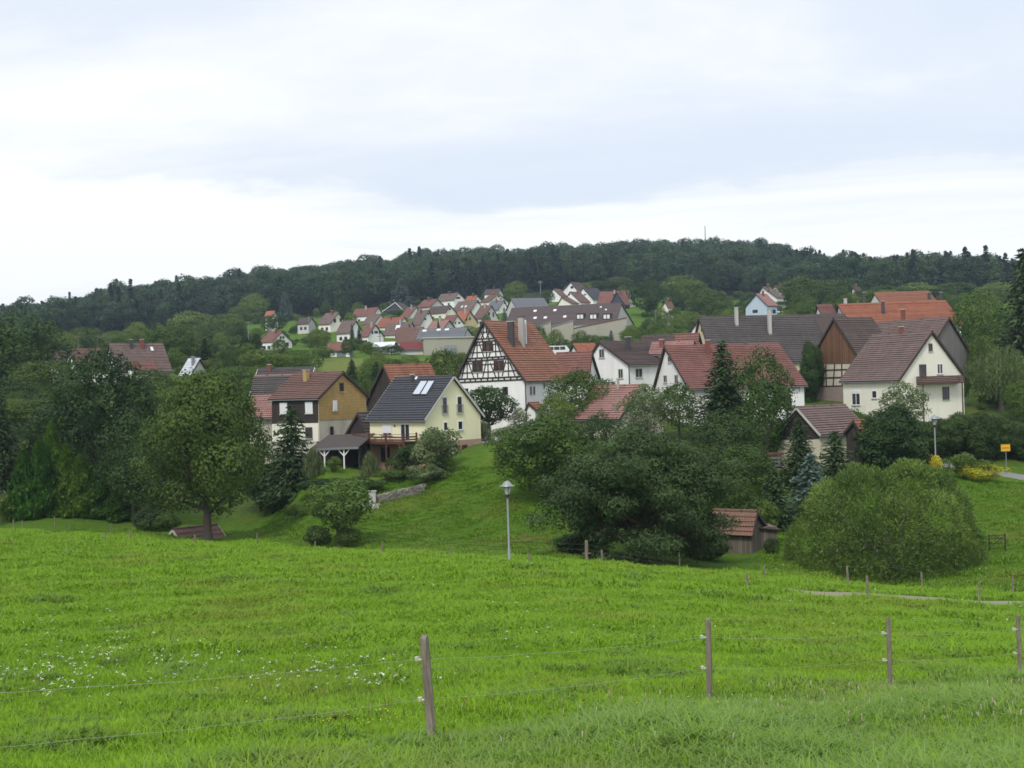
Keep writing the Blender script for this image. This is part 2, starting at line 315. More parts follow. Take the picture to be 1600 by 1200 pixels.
# ------------------------------------------------------------------ houses
WHITE = plaster('white_plaster', (.84, .84, .82)); TRIM_W = plain('white_trim', (.78, .78, .77), .6, .15); TRIM_D = plain('dark_trim', (.045, .032, .026), .7, .3); GUT = plain('zinc', (.3, .31, .32), .45, .3, .6)
TRIM_G = plain('pale_trim', (.5, .49, .45), .7, .2); BROWNF = plain('brown_frame', (.09, .04, .03), .6, .3); GLASS = glassmat()
BRICK = plain('chimney_brick', (.22, .075, .055), .9, .5); CHG = plain('chimney_render', (.42, .40, .37), .9, .4); CHD = plain('chimney_slate', (.06, .06, .065), .8, .4); CHW = plain('chimney_pale', (.46, .45, .43), .8, .25)
MONO = dict(bigness=[])
class House: pass
FOOT = []; SHOW = []
def solve_t(C, e, px, hi=80.0):
    lo = .05
    s0 = proj(C)[0] < px
    for _ in range(50):
        mid = (lo + hi) / 2
        if (proj(C + e * mid)[0] < px) == s0: lo = mid
        else: hi = mid
    return (lo + hi) / 2
def house(name, label, C, d, l, r, a, g, peak, wall, roof, cat='house', group=None, ov=.45, ovg=.3, trim=None, courses=True, roof2=None, base_drop=.4, base=None, gutter=True):
    h = House(); ar = math.radians(a) - math.atan(uv(*C)[0]); e1 = np.array((math.cos(ar), math.sin(ar), 0)); e2 = np.array((-math.sin(ar), math.cos(ar), 0))
    c = P(C[0], C[1], d); h.e1, h.e2, h.c = e1, e2, c
    h.Lr_, h.Ll_ = solve_t(c, e1, r), solve_t(c, e2, l)
    h.g = g; gd, rd, W, L = (e1, e2, h.Lr_, h.Ll_) if g == 'R' else (e2, e1, h.Ll_, h.Lr_)
    h.gd, h.rd, h.W, h.L = gd, rd, W, L
    gn = np.array((gd[1], -gd[0], 0)); gn = gn if np.dot(gn, rd) < 0 else -gn
    if len(peak) == 2: q = ray_plane(peak[0], peak[1], c, gn); fr = float(np.clip(np.dot(q - c, gd) / W, .3, .7)); zr = q[2]
    h.fr, zE = fr, c[2]; h.zE, h.zR = zE, zr
    cor = [c, c + e1 * h.Lr_, c + e1 * h.Lr_ + e2 * h.Ll_, c + e2 * h.Ll_]
    gzs = [g1(p[0], p[1]) for p in cor]
    zb = (min(gzs) if base is None else min(base, min(gzs))) - base_drop; zb = min(zb, zE - 1.8); h.zb = zb
    org = np.array((c[0], c[1], zb)); h.org = org
    FOOT.append((c[:2].copy(), e1[:2].copy(), e2[:2].copy(), h.Lr_, h.Ll_)); SHOW.append((l, r, d))
    root = empty(name, org, label, cat, group); h.root = root
    # walls
    m = MB(); bz = lambda p, z: np.array((p[0], p[1], z))
    for p, q in ((cor[0], cor[1]), (cor[1], cor[2]), (cor[2], cor[3]), (cor[3], cor[0])):
        ln = np.linalg.norm((q - p)[:2]); is_g = abs(np.dot((q - p) / ln, gd)) > .9
        if is_g:
            f = fr if np.dot(q - p, gd) > 0 else 1 - fr; k = p + (q - p) * f
            m.quad((bz(p, zb), bz(q, zb), bz(q, zE), bz(k, zr - .05), bz(p, zE)), ((0, 0), (ln, 0), (ln, zE - zb), (f * ln, zr - zb), (0, zE - zb)))
        else: m.quad((bz(p, zb), bz(q, zb), bz(q, zE), bz(p, zE)), ((0, 0), (ln, 0), (ln, zE - zb), (0, zE - zb)))
    h.wall = m.build('wall', wall, root, org)
    # roof: stepped tile courses on a slab
    mr = MB(); ms = MB(); m2 = MB(); ml = MB(); rl = L + 2 * ovg; R0 = c - rd * ovg; up = np.array((0, 0, 1.))
    ridge = np.array((*(c + gd * W * fr)[:2], zr)); h.planes = []
    for side in (0, 1):
        ev = c if side == 0 else c + gd * W; run = (ridge - ev); run[2] = 0; run = gd * np.dot(run, gd)
        sv = run + up * (zr - zE); sl = np.linalg.norm(sv); sv /= sl; nn = np.cross(rd, sv); nn = nn if nn[2] > 0 else -nn
        E0 = ev - sv * ov - rd * ovg + nn * .16; tot = sl + ov
        if side == 0: h.sv, h.nn, h.E0, h.tot = sv, nn, E0, tot
        ms.box(E0 - nn * .15, rd * rl, sv * tot, nn * .15)
        nc = max(3, int(round(tot / .38))) if courses else max(3, int(round(tot / .7))); cs = tot / nc; hh = .09 if courses else .06
        for k in range(nc):
            v0, v1 = k * cs, (k + 1) * cs + .03; jit = random.uniform(-.02, .02)
            tgt = m2 if roof2 is not None and k > nc * roof2[1] else mr
            n0, n1 = nn * (hh + .012 + jit), nn * .012
            tgt.quad((E0 + sv * v0 + n0, E0 + sv * v0 + n0 + rd * rl, E0 + sv * v1 + n1 + rd * rl, E0 + sv * v1 + n1), ((0, v0), (rl, v0), (rl, v1), (0, v1)))
            tgt.quad((E0 + sv * v0, E0 + sv * v0 + rd * rl, E0 + sv * v0 + n0 + rd * rl, E0 + sv * v0 + n0), ((0, v0), (rl, v0), (rl, v0 + .02), (0, v0 + .02)))
            for p in (np.zeros(3), rd * rl): tgt.quad((E0 + sv * v0 + p, E0 + sv * v1 + p, E0 + sv * v1 + n1 + p, E0 + sv * v0 + n0 + p))
    h.roof = mr.build('roof', roof, root, org); ms.build('roof_deck', TRIM_D, h.roof, org)
    if roof2 is not None: m2.build('upper_tiling', roof2[0], h.roof, org)
    q0 = ridge - rd * ovg + up * .2
    mrc = MB(); mrc.tube([q0, q0 + rd * rl], .13, 6); mrc.build('ridge_cap', roof, h.roof, org)
    # bargeboards on both ends, gutters on both eaves
    tr = trim or TRIM_D
    for en in (-ovg - .03, L + ovg + .03):
        mb = MB()
        for ev in (c, c + gd * W):
            sv = ridge - ev; sv = sv / np.linalg.norm(sv); nn_ = np.cross(rd, sv); nn_ = nn_ if nn_[2] > 0 else -nn_
            mb.bar(ev - sv * ov + rd * en + nn_ * .07, ridge + rd * en + nn_ * .07, .24, rd, .06)
        mb.build('bargeboard', tr, root, org)
    if gutter:
        mg = MB(); e0 = h.E0 - h.sv * .07 - h.nn * .1; mg.tube([e0, e0 + rd * rl], .075, 6); mg.build('gutter', GUT, root, org)
    h.face = {'R': (c, e1, np.array((e1[1], -e1[0], 0.))), 'L': (c, e2, np.array((-e2[1], e2[0], 0.)))}
    for f_ in h.face:
        n = h.face[f_][2]; other = e2 if f_ == 'R' else e1
        if np.dot(n, other) > 0: h.face[f_] = (h.face[f_][0], h.face[f_][1], -n)
    h.dims = (W, L, zE - zb, zr - zE); MONO['bigness'].append((name, round(W, 1), round(L, 1), round(zE - zb, 1), round(zr - zE, 1)))
    return h
UPV = np.array((0, 0, 1.))
def face_pt(h, f, px, py, outw=0.0):
    q, e, n = h.face[f]; p = ray_plane(px, py, q, n); return p + n * outw
def window(h, f, rect, crop=None, frame=None, pane=None, sill=True, shutter=None, cross=False, name='window', far=False):
    if crop: x0, y0, s = crop; rect = (x0 + rect[0] / s, y0 + rect[1] / s, x0 + rect[2] / s, y0 + rect[3] / s)
    a, b_, c_, d_ = rect; q, e, n = h.face[f]; cx, cy = (a + c_) / 2, (b_ + d_) / 2
    cen = face_pt(h, f, cx, cy); wd = abs(np.dot(face_pt(h, f, c_, cy) - face_pt(h, f, a, cy), e)); ht = abs((face_pt(h, f, cx, b_) - face_pt(h, f, cx, d_))[2])
    o = cen - e * wd / 2 - UPV * ht / 2; frame = frame or TRIM_W; t = .09
    if far:
        m = MB(); m.box(o - n * .02, e * wd, UPV * ht, n * .07); return m.build(name, pane or GLASS, h.root, h.org)
    m = MB(); m.box(o, e * t, UPV * ht, n * .06); m.box(o + e * (wd - t), e * t, UPV * ht, n * .06); m.box(o + e * t, e * (wd - 2 * t), UPV * t, n * .058); m.box(o + e * t + UPV * (ht - t), e * (wd - 2 * t), UPV * t, n * .058)
    if cross or wd > .95: m.box(o + e * (wd / 2 - .04) + UPV * t, e * .08, UPV * (ht - 2 * t), n * .055)
    wo = m.build(name, frame, h.root, h.org)
    m = MB(); m.box(o + e * t * .9 + UPV * t * .9 - n * .02, e * (wd - 1.8 * t), UPV * (ht - 1.8 * t), n * .04); m.build('pane', pane or GLASS, wo, h.org)
    if sill: m = MB(); m.box(o - e * .08 - UPV * .07, e * (wd + .16), UPV * .066, n * .14); m.build('sill', TRIM_G, wo, h.org)
    if shutter:
        k, fr_ = shutter; m = MB(); m.box(o + e * .03 + UPV * ht * (1 - fr_) + n * .063, e * (wd - .06), UPV * ht * fr_, n * .03); m.build('roller_shutter', k, wo, h.org)
    return wo
def roof_pt(h, px, py, lift=0.0): return ray_plane(px, py, h.E0, h.nn) + h.nn * lift
def chimney(h, x, ytop, ybot, w_px, mat, depth=None, cap=None, pot=False):
    p = roof_pt(h, x, ybot); wd = w_px * p[1] / FPX / 1.55; top = P(x, ytop, p[1] + .2)[2]
    m = MB(); rz = math.atan2(h.rd[1], h.rd[0]); m.cbox((p[0], p[1], p[2] - .9), (wd, depth or wd, top - p[2] + .9), rz)
    co = m.build('chimney', mat, h.roof, h.org)
    m = MB(); m.cbox((p[0], p[1], top + .003), (wd * 1.25, (depth or wd) * 1.25, .1), rz); m.build('chimney_cap', cap or TRIM_G, h.roof, h.org)
def on_roof(h, name, quadpx, mat, thick=.08, crop=None, frame=None):
    if crop: quadpx = [(crop[0] + x / crop[2], crop[1] + y / crop[2]) for x, y in quadpx]
    pts = [roof_pt(h, x, y, .08) for x, y in quadpx]; m = MB(); tp = [p + h.nn * thick for p in pts]
    m.quad(tp); m.quad(pts)
    for i in range(4): j = (i + 1) % 4; m.quad((pts[i], pts[j], tp[j], tp[i]))
    o = m.build(name, mat, h.roof, h.org)
    if frame:
        m = MB()
        for i in range(4): m.bar(tp[i], tp[(i + 1) % 4], .08, h.nn, .06)
        m.build('frame', frame, o, h.org)
    return o
def cladding(h, f, poly, mat, name, out_=.05):
    """a skin of boards on a wall face; poly in pixels"""
    q, e, n = h.face[f]; pts = [face_pt(h, f, x, y, out_) for x, y in poly]; m = MB()
    uvs = [(np.dot(p - q, e), p[2]) for p in pts]; m.quad(pts, uvs)
    bk = [p - n * out_ for p in pts]
    for i in range(len(pts)): j = (i + 1) % len(pts); m.quad((pts[i], pts[j], bk[j], bk[i]))
    return m.build(name, mat, h.root, h.org)
def beam(h, f, p, q, wd_px, mat, crop, out_=.03, name='beam'):
    c = lambda t: (crop[0] + t[0] / crop[2], crop[1] + t[1] / crop[2])
    a, b_ = face_pt(h, f, *c(p), out_), face_pt(h, f, *c(q), out_); n = h.face[f][2]; wd = wd_px / crop[2] * h.c[1] / FPX
    m = MB(); m.bar(a, b_, wd, n, .1 + random.uniform(-.008, .008)); return m.build(name, mat, h.root, h.org)

R_SLATE = tiles('slate_grey_tiles', (.045, .048, .058), (.06, .063, .074), .15, .6)
R_ORANGE = tiles('orange_red_tiles', (.25, .105, .06), (.34, .15, .088), .55)
R_BROWN = tiles('brown_tiles', (.155, .082, .066), (.19, .105, .085), .4)
R_DBROWN = tiles('dark_brown_tiles', (.085, .058, .052), (.115, .08, .072), .45)
R_GREY = tiles('weathered_grey_tiles', (.075, .066, .064), (.10, .088, .084), .5)
R_PINK = tiles('pink_tiles', (.30, .155, .135), (.37, .21, .185), .45, .4)
R_RED = tiles('red_tiles', (.185, .08, .066), (.24, .105, .086), .45, .5)
R_BRIGHT = tiles('bright_orange_tiles', (.33, .12, .065), (.40, .16, .09), .45, .55)
R_TAUPE = tiles('taupe_tiles', (.155, .105, .092), (.20, .14, .125), .5, .4)
R_MAROON = tiles('maroon_sheet', (.16, .035, .035), (.19, .05, .045), .2, .8)
YEL = plaster('pale_yellow_plaster', (.82, .79, .53), .06); CREAM = plaster('cream_plaster', (.79, .77, .66), .15); PEACH = plain('peach_plinth', (.42, .27, .19), .9, .2)
STAIN = plaster('stained_plaster', (.52, .49, .41), .8); TAN = tiles('tan_shingles', (.40, .26, .085), (.47, .32, .12), .35, .75)
WOODD = planks('dark_boards', (.030, .021, .018), (.05, .036, .03)); WOODR = planks('red_brown_boards', (.11, .05, .026), (.20, .105, .05), .22); WOODG = planks('grey_boards', (.15, .145, .135), (.20, .19, .175), .25)
TIMB = plain('black_timber', (.03, .024, .022), .8, .4); SHUT = plain('shutter_white', (.72, .73, .74), .6, .1); REDW = plain('red_brown_wood', (.12, .042, .026), .6, .35)

# --- pale yellow house with slate roof and solar panels
cA = (560, 570, 8)
h = house('yellow_house', 'pale yellow house with dark slate roof, solar panels and wooden deck', (664.4, 653), 140, 577.5, 750.6, 45, 'R', (706.5, 590), YEL, R_SLATE, trim=TRIM_G, base_drop=.3)
HY = h
zfl = face_pt(h, 'R', 706, 688.5)[2]
m = MB()
for f in 'LR':
    q, e, n = h.face[f]; ln = h.Lr_ if f == 'R' else h.Ll_
    m.box(np.array((q[0], q[1], h.zb)) - e * .03, e * (ln + .06), UPV * (zfl - h.zb), n * .03)
m.build('plinth', PEACH, h.root, h.org)
for rc in ((1045, 400, 1110, 615), (1230, 390, 1297, 605)):
    wo = window(h, 'R', rc, cA)
    q, e, n = h.face['R']; b0 = face_pt(h, 'R', cA[0] + (rc[0] - 12) / 8, cA[1] + rc[3] / 8, .1); b1 = face_pt(h, 'R', cA[0] + (rc[2] + 12) / 8, cA[1] + (rc[3] - 5) / 8, .1); b1[2] = b0[2]
    m = MB(); m.bar(b0 + UPV * .95, b1 + UPV * .95, .05); m.bar(b0 + UPV * .08, b1 + UPV * .08, .05)
    for k in range(9): s_ = b0 + (b1 - b0) * (k + .5) / 9; m.bar(s_ + UPV * .1, s_ + UPV * .93, .025, n)
    m.build('balustrade', GUT, wo, h.org)
for rc in ((1060, 712, 1115, 828), (1240, 700, 1303, 815)): window(h, 'R', rc, cA)
h2 = h; fR = h.face['R']; h.face['R'] = (fR[0] + fR[2] * .032, fR[1], fR[2])
window(h, 'R', (1165, 1010, 1217, 1102), cA, pane=TRIM_W); window(h, 'R', (1297, 998, 1360, 1090), cA, frame=BROWNF)
window(h, 'L', (305, 742, 420, 880), cA, shutter=(SHUT, .8)); window(h, 'L', (530, 738, 645, 950), cA, sill=False, name='patio_door', cross=True)
fL = h.face['L']; h.face['L'] = (fL[0] + fL[2] * .032, fL[1], fL[2]); window(h, 'L', (285, 1030, 395, 1215), cA, frame=BROWNF, sill=False, name='cellar_door', cross=True); h.face['L'] = fL
window(h, 'L', (448, 752, 462, 775), cA, far=True, pane=TRIM_D, name='wall_lamp')
SOL = plain('solar_glass', (.55, .60, .68), .12, .1, 0.2)
on_roof(h, 'solar_panel', ((680, 383), (772, 383), (876, 213), (790, 213)), SOL, .1, cA, CHD); on_roof(h, 'solar_panel', ((782, 383), (860, 383), (963, 211), (884, 212)), SOL, .1, cA, CHD)
chimney(h, 644, 586, 597, 7, CHD); on_roof(h, 'skylight', ((712, 195), (735, 195), (750, 162), (728, 162)), SHUT, .12, cA)
# deck on the left-hand wall
q, e, n = h.face['L']; zd = face_pt(h, 'L', cA[0] + 500 / 8, cA[1] + 945 / 8)[2] - .05; s0, s1, dp = 1.35, h.Ll_ + .7, 2.1
ob = np.array((q[0], q[1], zd)); m = MB()
nb = 12
for k in range(nb): m.box(ob + e * s0 + n * (k * dp / nb + .035), e * (s1 - s0), n * (dp / nb - .02), -UPV * .05)
m.box(ob + e * s0 + n * (dp - .06) - UPV * .055, e * (s1 - s0), n * .06, -UPV * .2)
dk = m.build('deck', REDW, h.root, h.org)
corners = [ob + e * s0 + n * .1, ob + e * s0 + n * dp, ob + e * s1 + n * dp, ob + e * s1 + n * .1]
for i in range(3):
    for k, zz in enumerate((.22, .5, .82)):
        m = MB(); m.bar(corners[i] + UPV * zz, corners[i + 1] + UPV * zz, .17 if k < 2 else .2, UPV if k == 2 else np.cross(corners[i + 1] - corners[i], UPV), .045); m.build('rail', REDW, dk, h.org)
for i, (pp) in enumerate((corners[0], corners[1], (corners[1] * 2 + corners[2]) / 3, (corners[1] + corners[2] * 2) / 3, corners[2], corners[3])):
    gz_ = g1(pp[0], pp[1]); low = gz_ - .3 if i in (1, 2, 4) else zd - .25
    m = MB(); m.cbox((pp[0], pp[1], low), (.14, .14, zd + .95 - low), math.radians(45)); m.build('post', REDW, dk, h.org)
    if i in (1, 4): m = MB(); m.bar(pp - UPV * 1.1, pp - UPV * .25 + e * (.8 if i == 1 else -.8), .1, n); m.build('brace', REDW, dk, h.org)
# furniture on the deck
tb = empty('garden_table', ob + e * 5.2 + n * 1.1, 'small dark garden table standing on the wooden deck', 'table')
m = MB(); m.cbox(ob + e * 5.2 + n * 1.1 + UPV * .68, (1.1, .8, .05), .8); m.build('table_top', CHD, tb, tb.location)
for dx, dy in ((-.4, -.25), (.4, -.25), (-.4, .25), (.4, .25)):
    p_ = ob + e * (5.2 + dx) + n * (1.1 + dy); m = MB(); m.cbox(p_ + UPV * .01, (.05, .05, .67), .8); m.build('leg', CHD, tb, tb.location)
# outside stair climbing the gable wall: separate steps
q, e, n = HY.face['R']; p0 = np.array(ground_pix(688, 716)[:2]); p1 = (q + e * (HY.Lr_ + 1.2) + n * .9)[:2]
st = empty('garden_stair', (*p0, g1(*p0)), 'grey stone stair climbing the grass beside the pale yellow house', 'stair'); k_n = 15; STONE = plain('step_stone', (.30, .29, .27), .9, .4)
for k in range(k_n):
    t_ = (k + .5) / k_n; p_ = p0 * (1 - t_) + p1 * t_; z_ = g1(*p_); m = MB(); m.cbox((p_[0], p_[1], z_ - .22), (.62, 1.25, .42), math.atan2(*(p1 - p0)[::-1])); m.build('step', STONE, st, st.location)
# --- half-timbered house
cF, cG = (700, 480, 10), (700, 580, 8)
h = house('half_timbered_house', 'tall half-timbered house with steep orange tiled roof and white walls', (820, 592.5), 165, 714, 889, 60, 'L', (757.5, 504), WHITE, R_ORANGE, ovg=.45, ov=.5)
HT = h
hb = [((120, 1128), (1200, 1080), 22), ((185, 1176), (1222, 1127), 24), ((268, 808), (950, 765), 22), ((240, 852), (985, 800), 22), ((452, 500), (738, 484), 20), ((420, 547), (765, 520), 20),
 ((175, 1032), (1115, 986), 17), ((325, 716), (905, 680), 15), ((520, 390), (655, 381), 14), ((400, 598), (545, 584), 13), ((275, 885), (390, 880), 13), ((540, 897), (725, 886), 13), ((865, 872), (985, 866), 13), ((660, 582), (800, 574), 12)]
for p, q_, wd in hb: beam(h, 'L', p, q_, wd, TIMB, cF)
vb = [(300, 850, 305, 1115), (625, 822, 630, 1095), (940, 805, 950, 1080), (275, 855, 215, 1125), (318, 862, 408, 1112), (600, 842, 543, 1105), (662, 870, 748, 1090), (905, 832, 850, 1072), (968, 870, 1052, 1080), (462, 1022, 468, 1105), (790, 1000, 795, 1092), (245, 890, 165, 1035), (1000, 850, 1110, 1060),
 (455, 548, 458, 790), (740, 515, 750, 765), (438, 562, 375, 790), (488, 560, 562, 772), (762, 540, 835, 760), (605, 692, 605, 775), (668, 690, 640, 775), (820, 620, 880, 690), (395, 610, 345, 712), (700, 575, 705, 690),
 (555, 290, 553, 380), (602, 290, 604, 380), (522, 395, 562, 482), (562, 393, 522, 484), (603, 392, 643, 480), (643, 390, 603, 482), (545, 545, 545, 690), (692, 540, 692, 690), (388, 845, 388, 1018), (537, 840, 537, 1012), (722, 830, 722, 998), (868, 828, 868, 992)]
for a0, b0, a1, b1 in vb: beam(h, 'L', (a0, b0), (a1, b1), 16, TIMB, cF, .022)
for xs, (ya, yb), (xa, xb) in (((165, 265, 350, 430, 520, 620, 700, 790, 880, 980, 1080, 1160), (1128, 1176), (120, 1200)), ((350, 435, 525, 615, 700, 790, 885), (808, 852), (268, 950)), ((540, 640), (500, 547), (452, 738))):
    for x in xs:
        dy = -(x - xa) / (xb - xa) * 46 if xa < 200 else -(x - xa) / (xb - xa) * (42 if xa < 300 else 20)
        beam(h, 'L', (x - 3, ya + dy), (x + 3, yb + dy + 2), 24, TIMB, cF, .012, 'joist_end')
SHB = planks('brown_shutter', (.045, .024, .018), (.06, .032, .024), .12)
for rc in ((548, 545, 690, 690), (391, 848, 534, 1014), (726, 833, 864, 996)):
    wo = window(h, 'L', rc, cF, frame=BROWNF, pane=GLASS)
    q, e, n = h.face['L']; x0, y0, x1, y1 = (cF[0] + rc[0] / 10, cF[1] + rc[1] / 10, cF[0] + rc[2] / 10, cF[1] + rc[3] / 10); wq = (x1 - x0) * .3
    for xa in (x0, x1 - wq):
        a0, a1 = face_pt(h, 'L', xa, y1, .07), face_pt(h, 'L', xa + wq, y0, .07); m = MB(); ea = e * np.dot(a1 - a0, e); m.box(a0, ea, UPV * (a1[2] - a0[2]), n * .05); m.build('shutter', SHB, wo, h.org)
for rc in ((685, 195, 750, 300), (200, 215, 255, 300), (650, 490, 705, 570)): window(h, 'L', rc, cG, frame=BROWNF)
for rc in ((1022, 185, 1047, 300), (1062, 185, 1087, 300), (1190, 140, 1210, 225)): window(h, 'R', rc, cG, frame=TRIM_G, sill=False)
chimney(h, 799, 503, 537, 9.5, CHD, .8); chimney(h, 815.5, 496, 538, 8, CHG, .8, CHD)
m = MB(); p_ = roof_pt(h, 822, 538); tp = P(819, 500, p_[1])[2]; m.tube([p_, np.array((p_[0], p_[1], tp))], .13, 8); m.build('flue_pipe', SHUT, h.roof, h.org)
q = h.c + h.face['L'][2] * .12 + h.face['R'][2] * .12; m = MB(); m.tube([q - UPV * .1, np.array((q[0], q[1], h.zb + .3))], .07, 6); m.build('downpipe', TRIM_D, h.root, h.org)
def arcs():
    q, e, n = h.face['L']
    for x in (843, 878):
        m = MB(); c_ = face_pt(h, 'L', cG[0] + x / 8, cG[1] + 425 / 8, .06); m.tube([c_ + e * math.cos(t) * .3 + UPV * math.sin(t) * .3 for t in np.linspace(0, math.pi, 9)], .025, 5); m.build('iron_arch', TRIM_D, h.root, h.org)
arcs()
s_ = house('porch', 'small lean-to porch with red tiles against the half-timbered house', (836, 640), 163.0, 823, 850, 60, 'L', (826.5, 632), WHITE, R_ORANGE, 'porch', ov=.2, ovg=.15)
# --- tan shingled house
cB = (380, 560, 8)
h = house('tan_house', 'tan shingled house with brown roof, stained plaster below and white shutters', (497.5, 621.5), 150, 425, 571.9, 45, 'R', (534.0, 583.5), STAIN, R_BROWN, ov=.35)
cladding(h, 'R', ((497.8, 621.5), (534, 585), (571.6, 617), (571.6, 653), (497.8, 657)), TAN, 'shingle_cladding'); cladding(h, 'L', ((425.3, 626), (497.2, 622), (497.2, 660.5), (425.3, 662)), WOODD, 'board_cladding')
cladding(h, 'L', ((425.3, 662.6), (497.2, 661), (497.2, 690), (425.3, 692)), CREAM, 'cream_render', .02)
for f in 'LR': h.face[f] = (h.face[f][0] + h.face[f][2] * .06, h.face[f][1], h.face[f][2])
window(h, 'L', (460, 555, 552, 700), cB, shutter=(SHUT, .95)); window(h, 'L', (778, 545, 870, 690), cB, shutter=(SHUT, .95))
window(h, 'R', (1205, 305, 1255, 415), cB, frame=BROWNF); window(h, 'R', (1120, 525, 1172, 655), cB, shutter=(SHUT, .9)); window(h, 'R', (1085, 850, 1128, 960), cB, frame=BROWNF, sill=False); window(h, 'L', (780, 860, 865, 1000), cB, frame=BROWNF)
chimney(h, 478.5, 579, 595, 11, plain('chimney_tan', (.42, .30, .12), .9, .3))
h = house('barn', 'barn with dark slate upper roof and pinkish lower tiles', (452, 648), 159, 389, 470, 79, 'R', (462, 588), STAIN, R_PINK, 'barn', roof2=(R_GREY, .5), ov=.6)
h = house('barn', 'barn with dark roof and red chimney behind the pinkish roof', (478, 615), 180, 394, 500, 79, 'R', (488, 576), STAIN, R_GREY, 'barn', trim=TRIM_W); chimney(h, 421, 570, 579, 8, BRICK)
h = house('timber_barn', 'dark board barn with orange roof behind the pale yellow house', (627, 630), 168, 574, 696, 35, 'L', (601, 573), WOODD, R_ORANGE, 'barn')
h = house('board_shed', 'small black board shed between tan house and carport', (575, 682), 146, 541, 592, 45, 'L', (560.5, 648), WOODD, R_GREY, 'shed', ov=.2, ovg=.2)
# carport with white braced posts
cp = ground_pix(522, 728); cpd = 139.0; xa, xb = P(484, 700, cpd)[0], P(560, 700, cpd)[0]; zf = P(520, 702.5, cpd)[2]; zk = P(540, 681, cpd + 6)[2]
co = empty('carport', ((xa + xb) / 2, cpd, g1((xa + xb) / 2, cpd)), 'dark roofed carport on white braced posts below the tan house', 'carport'); og = np.array(co.location)
m = MB(); a_ = np.array((xa, cpd, zf)); m.box(a_, (xb - xa, 0, .05), (1.2, 6, zk - zf), (0, 0, .16)); m.build('roof', plain('roofing_felt', (.07, .058, .052), .9, .5, scale=1.5), co, og)
m = MB(); m.box(a_ + (0, -.06, -.06), (xb - xa, 0, .05), (0, .05, 0), (0, 0, .24)); m.build('fascia', GUT, co, og)
for px_ in (506.5, 537):
    x_ = P(px_, 710, cpd)[0]; zg = g1(x_, cpd + .2); m = MB(); m.cbox((x_, cpd + .2, zg - .2), (.15, .15, zf - zg + .2)); po = m.build('post', TRIM_W, co, og)
    for sg in (-1, 1): m = MB(); m.bar((x_, cpd + .2, zf - .75), (x_ + sg * .6, cpd + .2, zf - .05), .11, (0, 1, 0)); m.build('brace', TRIM_W, po, og)
m = MB(); zg = g1(xb, cpd + 5) - .3; m.box((xa, cpd + 5, zg), (xb - xa, 0, 0), (0, .12, 0), (0, 0, zk - zg - .5)); m.box((xb - .1, cpd + .5, zg), (.1, 0, 0), (0, 4.4, 0), (0, 0, zf - zg)); m.build('back_wall', WOODD, co, og)
# --- white house with brown roof
cC = (880, 480, 4)
h = house('white_house', 'white gabled house with plain dark brown roof and dark chimney', (982.5, 569.5), 186, 914, 1052, 45, 'L', (937.5, 536), WHITE, R_DBROWN)
for rc in ((225, 260, 258, 318), (345, 385, 375, 445)): window(h, 'L', rc, cC, frame=TRIM_G)
window(h, 'R', (450, 382, 494, 440), cC, frame=TRIM_G); chimney(h, 981.5, 527, 546, 10, CHD)
q = h.c + h.face['L'][2] * .1 + h.face['R'][2] * .1; m = MB(); m.tube([q, np.array((q[0], q[1], h.zb + .3))], .07, 6); m.build('downpipe', TRIM_D, h.root, h.org)
h = house('low_house', 'low red tiled roof between half-timbered house and white house', (918, 593), 180, 868, 935, 76, 'R', (922, 552), WHITE, R_RED)
h = house('garage', 'tiny orange roofed gable building beside the parked white van', (905, 552), 225, 891, 935, 30, 'L', (897, 539), WHITE, R_BRIGHT, 'garage', ov=.25)
h = house('pink_roof_shed', 'low building with pale pink tiled roof behind the walnut tree', (968, 653), 150, 898, 1036, 45, 'R', (1001, 604), STAIN, R_PINK, 'shed')
chimney(h, 966, 592, 607, 5, CHG)
# --- white house with red roof
h = house('white_house', 'long white house with dusky red tiled roof behind the tall spruce', (1078, 606), 160, 1024, 1256, 26, 'L', (1041, 543), WHITE, R_RED)
for rc in ((655, 308, 675, 345), (628, 425, 650, 472), (697, 422, 719, 478), (722, 545, 757, 602)): window(h, 'L', rc, cC, frame=TRIM_G)
window(h, 'R', (1395, 545, 1425, 640), cC, frame=BROWNF, sill=False, name='door'); chimney(h, 1106, 532, 552, 9, BRICK)
# --- long brown barn with two pale chimneys
h = house('long_barn', 'long barn with dark weathered roof and two tall pale chimneys', (1116, 566), 200, 1079, 1345, 20, 'L', (1094.5, 497.5), plaster('ochre_plaster', (.62, .55, .36), .3), R_GREY, 'barn')
chimney(h, 1151, 481, 507, 7.5, CHW); chimney(h, 1203, 483, 520, 8, CHW); window(h, 'L', (863, 120, 874, 152), cC, far=True)
on_roof(h, 'tile_patch', ((1272, 500), (1305, 489), (1325, 530), (1290, 530)), R_TAUPE, .03)
# --- wooden gable barn
cD = (1200, 440, 4)
h = house('wooden_barn', 'old barn with red-brown board gable over cream half-timbered wall', (1349, 568), 182, 1264, 1405, 45, 'L', (1304.5, 499), plaster('old_plaster', (.55, .50, .41), .6), R_DBROWN, 'barn', ov=.6)
cladding(h, 'L', ((1264.5, 569), (1304.5, 501), (1348.5, 568)), WOODR, 'board_gable')
for p, q_ in (((262, 556), (540, 548)), ((262, 604), (540, 596)), ((262, 656), (540, 650)), ((305, 520), (338, 655)), ((363, 518), (366, 652)), ((418, 515), (408, 650)), ((462, 512), (464, 650)), ((268, 520), (268, 652))): beam(h, 'L', p, q_, 8, TIMB, cD, .02)
cladding(h, 'L', ((1264.5, 605.5), (1348, 604), (1348, 640), (1264.5, 642)), plain('rubble_stone', (.30, .24, .21), .95, .6, scale=2.5), 'stone_base', .04)
